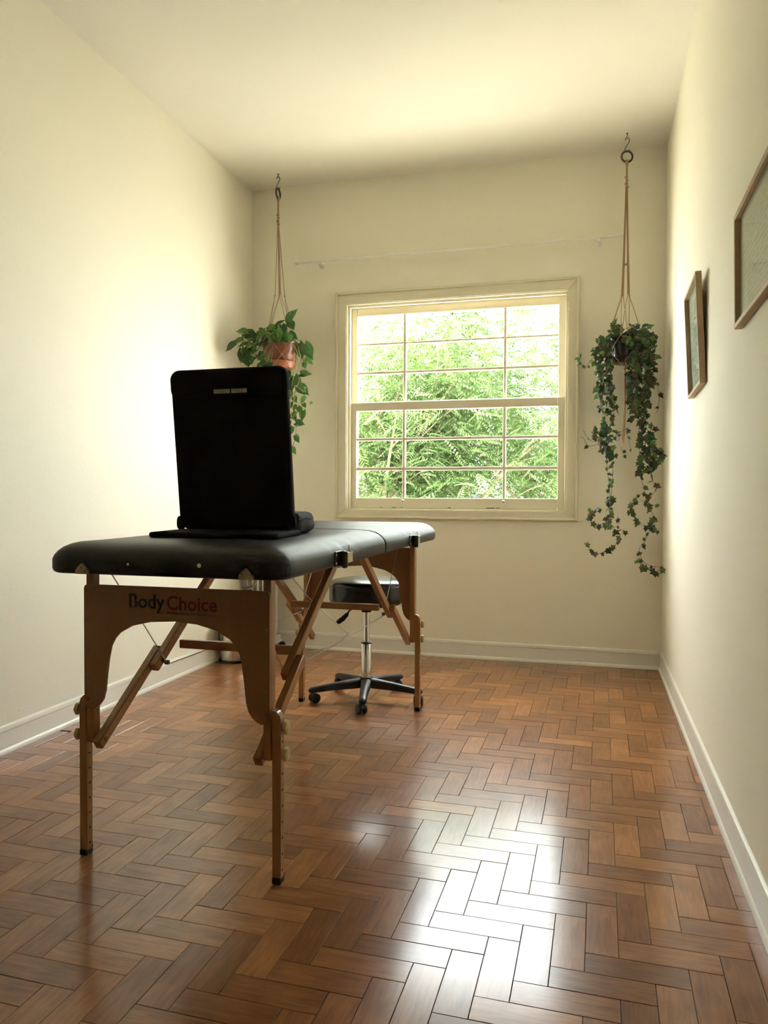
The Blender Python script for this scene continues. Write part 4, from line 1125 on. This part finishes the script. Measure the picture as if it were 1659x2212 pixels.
# upright sprigs at the top left of the crown
strand([(450, 240), (415, 180), (395, 120), (415, 70), (430, 62)], 4.37, .017, .036, .008); strand([(480, 230), (440, 190), (430, 160)], 4.36, .02, .044, .008)
# tendrils and long ends
strand([(360, 300), (262, 360), (200, 420), (170, 462), (140, 440), (112, 380), (98, 348)], 4.36, .035, .030, .004); strand([(140, 445), (120, 400), (100, 350)], 4.35, .016, .034, .008)
strand([(270, 1080), (230, 1098), (180, 1095), (150, 1035), (130, 1030)], 4.36, .08, .032, .003); strand([(265, 1060), (215, 1060), (170, 1010), (148, 965)], 4.37, .1, .022, .003)
strand([(335, 1190), (350, 1330), (362, 1480), (360, 1640)], 4.37, .030, .034, .010)
strand([(378, 1190), (390, 1330), (375, 1500), (365, 1640), (368, 1700), (385, 1765), (430, 1830), (445, 1850), (400, 1910), (340, 1950), (270, 1972), (215, 1945), (175, 1905), (155, 1880)], 4.36, .030, .038, .006)
strand([(365, 1660), (320, 1730), (270, 1745), (215, 1720), (200, 1650), (195, 1600)], 4.35, .022, .042, .008); strand([(400, 1530), (345, 1520), (380, 1560)], 4.36, .03, .044, .008); strand([(300, 1620), (265, 1600), (240, 1640)], 4.36, .022, .036, .008)
strand([(385, 1765), (430, 1745), (440, 1700), (425, 1665)], 4.36, .06, .032, .004); strand([(430, 1800), (460, 1780), (505, 1800)], 4.36, .04, .038, .004)
strand([(610, 1340), (640, 1440), (660, 1530), (700, 1620), (725, 1700), (695, 1760), (670, 1830), (640, 1890), (605, 1930), (610, 1980), (640, 2040), (700, 2070), (760, 2080), (800, 2085)], 4.37, .042, .038, .006)
strand([(590, 2010), (630, 2060), (690, 2100), (740, 2120), (795, 2090)], 4.36, .022, .046, .008)
strand([(690, 1300), (705, 1370), (738, 1440), (730, 1475), (680, 1495), (620, 1488), (575, 1520), (545, 1590), (550, 1660), (600, 1720), (660, 1755), (720, 1765), (780, 1780)], 4.36, .033, .037, .006)
strand([(580, 1540), (545, 1580), (540, 1640)], 4.36, .02, .042, .008); strand([(620, 1540), (680, 1565), (735, 1590)], 4.36, .024, .042, .006); strand([(690, 1680), (720, 1720), (745, 1790)], 4.37, .024, .038, .01)
strand([(730, 560), (765, 680), (755, 800), (740, 830)], 4.37, .07, .032, .006); strand([(500, 960), (515, 1040), (535, 1140)], 4.36, .07, .028, .003); strand([(440, 1010), (470, 970), (520, 965)], 4.35, .03, .040, .006); strand([(455, 1110), (490, 1190)], 4.35, .03, .026, .004)
leaves = [l for l in leaves if l[1].x < XR - .008 and l[2].x < XR - .004 and l[1].y < YB - .02]
leaves.sort(key=lambda l: -l[0])
bulk = NB()
for i, (s, b0, t0, nrm) in enumerate(leaves):
    me = im[rnd.randrange(6)]
    if i < 300: place_leaf(me, b0, t0, nrm, ivy)
    else:
        d = t0 - b0; L_ = d.length; y = d.normalized(); zv = (nrm - y * nrm.dot(y)).normalized(); x = y.cross(zv)
        vs = [bulk.verts.new(b0 + (x * v.co.x + y * v.co.y + zv * v.co.z) * L_) for v in me.vertices]
        for p_ in me.polygons: bulk.faces.new([vs[k] for k in p_.vertices])
o = obj('small_leaves', bulk, 'ivy', ivy, recalc=False); o['kind'] = 'stuff'

# ------------------------------------------------------------------ garden outside
gb = NB(); box(gb, (-40, YB + 1.2, -3.4), (40, 70, -3.2)); gnd = struct(obj('bounce_ground', gb, 'ground'))  # unseen ground below the window; pale paving added to throw light upward
def tree(label, x, y, ztop, spread, nsp, seed, trunks=1, lean=0):
    r = random.Random(seed)
    t = thing('tree', label, 'tree', (x, y, -3.2), 'feathery trees outside the window')
    bm = NB(); tips = []
    trunk = [Vector((x, y, -3.2)), Vector((x + lean * .3 + r.uniform(-.15, .15), y, -1.8)), Vector((x + lean * .6 + r.uniform(-.15, .15), y + r.uniform(-.1, .1), -.2)), Vector((x + lean + r.uniform(-.1, .1), y, .9 + r.uniform(-.4, .5)))]
    tube(bm, smooth_path(trunk, 5), [.15 - .09 * k / 15 for k in range(16)], 10); obj('trunk', bm, 'bark', t, True)
    tp = trunk[-1]; bb = NB()
    for k in range(9):
        a = r.uniform(0, 2 * PI); el = r.uniform(.2, 1.3); ln = r.uniform(.5, 1.0)
        end = Vector((tp.x + math.cos(a) * math.cos(el) * spread * ln, tp.y + math.sin(a) * math.cos(el) * spread * ln * .8, tp.z + (ztop - tp.z) * ln * math.sin(el)))
        st_ = trunk[2].lerp(tp, r.random()); mid = (st_ + end) / 2 + Vector((r.uniform(-.2, .2), r.uniform(-.2, .2), .1))
        pth_ = smooth_path([st_, mid, end], 6); tube(bb, pth_, [.04 - .032 * q / (len(pth_) - 1) for q in range(len(pth_))], 7)
        for q in (.45, .7, .85, 1): tips.append(pth_[int(q * (len(pth_) - 1))])
        for j in range(2):
            s0 = pth_[int(len(pth_) * r.uniform(.4, .8))]; e2 = s0 + Vector((r.gauss(0, .5), r.gauss(0, .5), r.gauss(.25, .35))); tube(bb, [s0, (s0 + e2) / 2 + Vector((0, 0, .06)), e2], [.014, .009, .004], 5); tips += [e2, (s0 + e2) / 2]
    obj('branches', bb, 'bark', t, True)
    vs, fs = [], []
    for k in range(nsp):
        if r.random() < .6: c = r.choice(tips) + Vector((r.gauss(0, .26), r.gauss(0, .26), r.gauss(0, .2)))
        else:
            a = r.uniform(0, 2 * PI); rad = spread * math.sqrt(r.random()); c = Vector((tp.x + math.cos(a) * rad, tp.y + math.sin(a) * rad * .8, -2.2 + (ztop + 2.2) * r.random() ** .75))
            c.z = min(c.z, ztop - .5 * (rad / spread) ** 2 * (ztop - .3))
        a = r.uniform(0, 2 * PI); d = Vector((math.cos(a), math.sin(a), r.uniform(-.75, .25))).normalized(); ln = r.uniform(.14, .30)
        sd_ = d.cross(Vector((r.gauss(0, .35), r.gauss(0, .35), 1))).normalized(); up = sd_.cross(d)
        for q in range(7):
            b0 = c + d * ln * q / 7 + Vector((0, 0, -.25 * ln * (q / 7) ** 2)); ll = ln * .30 * (1 - .5 * abs(q - 3) / 4)
            for sg in (-1, 1):
                e_ = b0 + (sd_ * sg * .9 + d * .55).normalized() * ll + Vector((0, 0, -.02)); wv = d * ll * .22
                i0 = len(vs); vs += [b0, (b0 + e_) / 2 + wv, e_, (b0 + e_) / 2 - wv]; fs.append((i0, i0 + 1, i0 + 2, i0 + 3))
    me = bpy.data.meshes.new('foliage'); me.from_pydata([v[:] for v in vs], [], fs); me.materials.append(M['tree'])
    o = bpy.data.objects.new('foliage', me); COL.objects.link(o); child(o, t); o['kind'] = 'stuff'
def tx(px, Y): return at(px, 1000, Y).x
tree('feathery tree with forked trunk seen through the middle panes', tx(1035, 9.5), 9.5, 4.3, 2.1, 5600, 11, lean=-.15)
tree('feathery tree with thin leaning trunk seen through the left panes', tx(800, 9.0), 9.0, 3.5, 1.7, 3800, 12, lean=.15)
tree('feathery tree seen through the right-hand panes', tx(1150, 10.5), 10.5, 4.4, 1.9, 4200, 13, lean=.2)
tree('feathery tree standing behind the forked one in the middle panes', tx(930, 12.5), 12.5, 4.9, 2.8, 6000, 14)
tree('farthest feathery tree behind the right-hand panes', tx(1210, 15), 15, 5.2, 3.4, 6400, 15)
tree('farthest feathery tree behind the left panes', tx(760, 15), 15, 4.7, 3.2, 6400, 16)
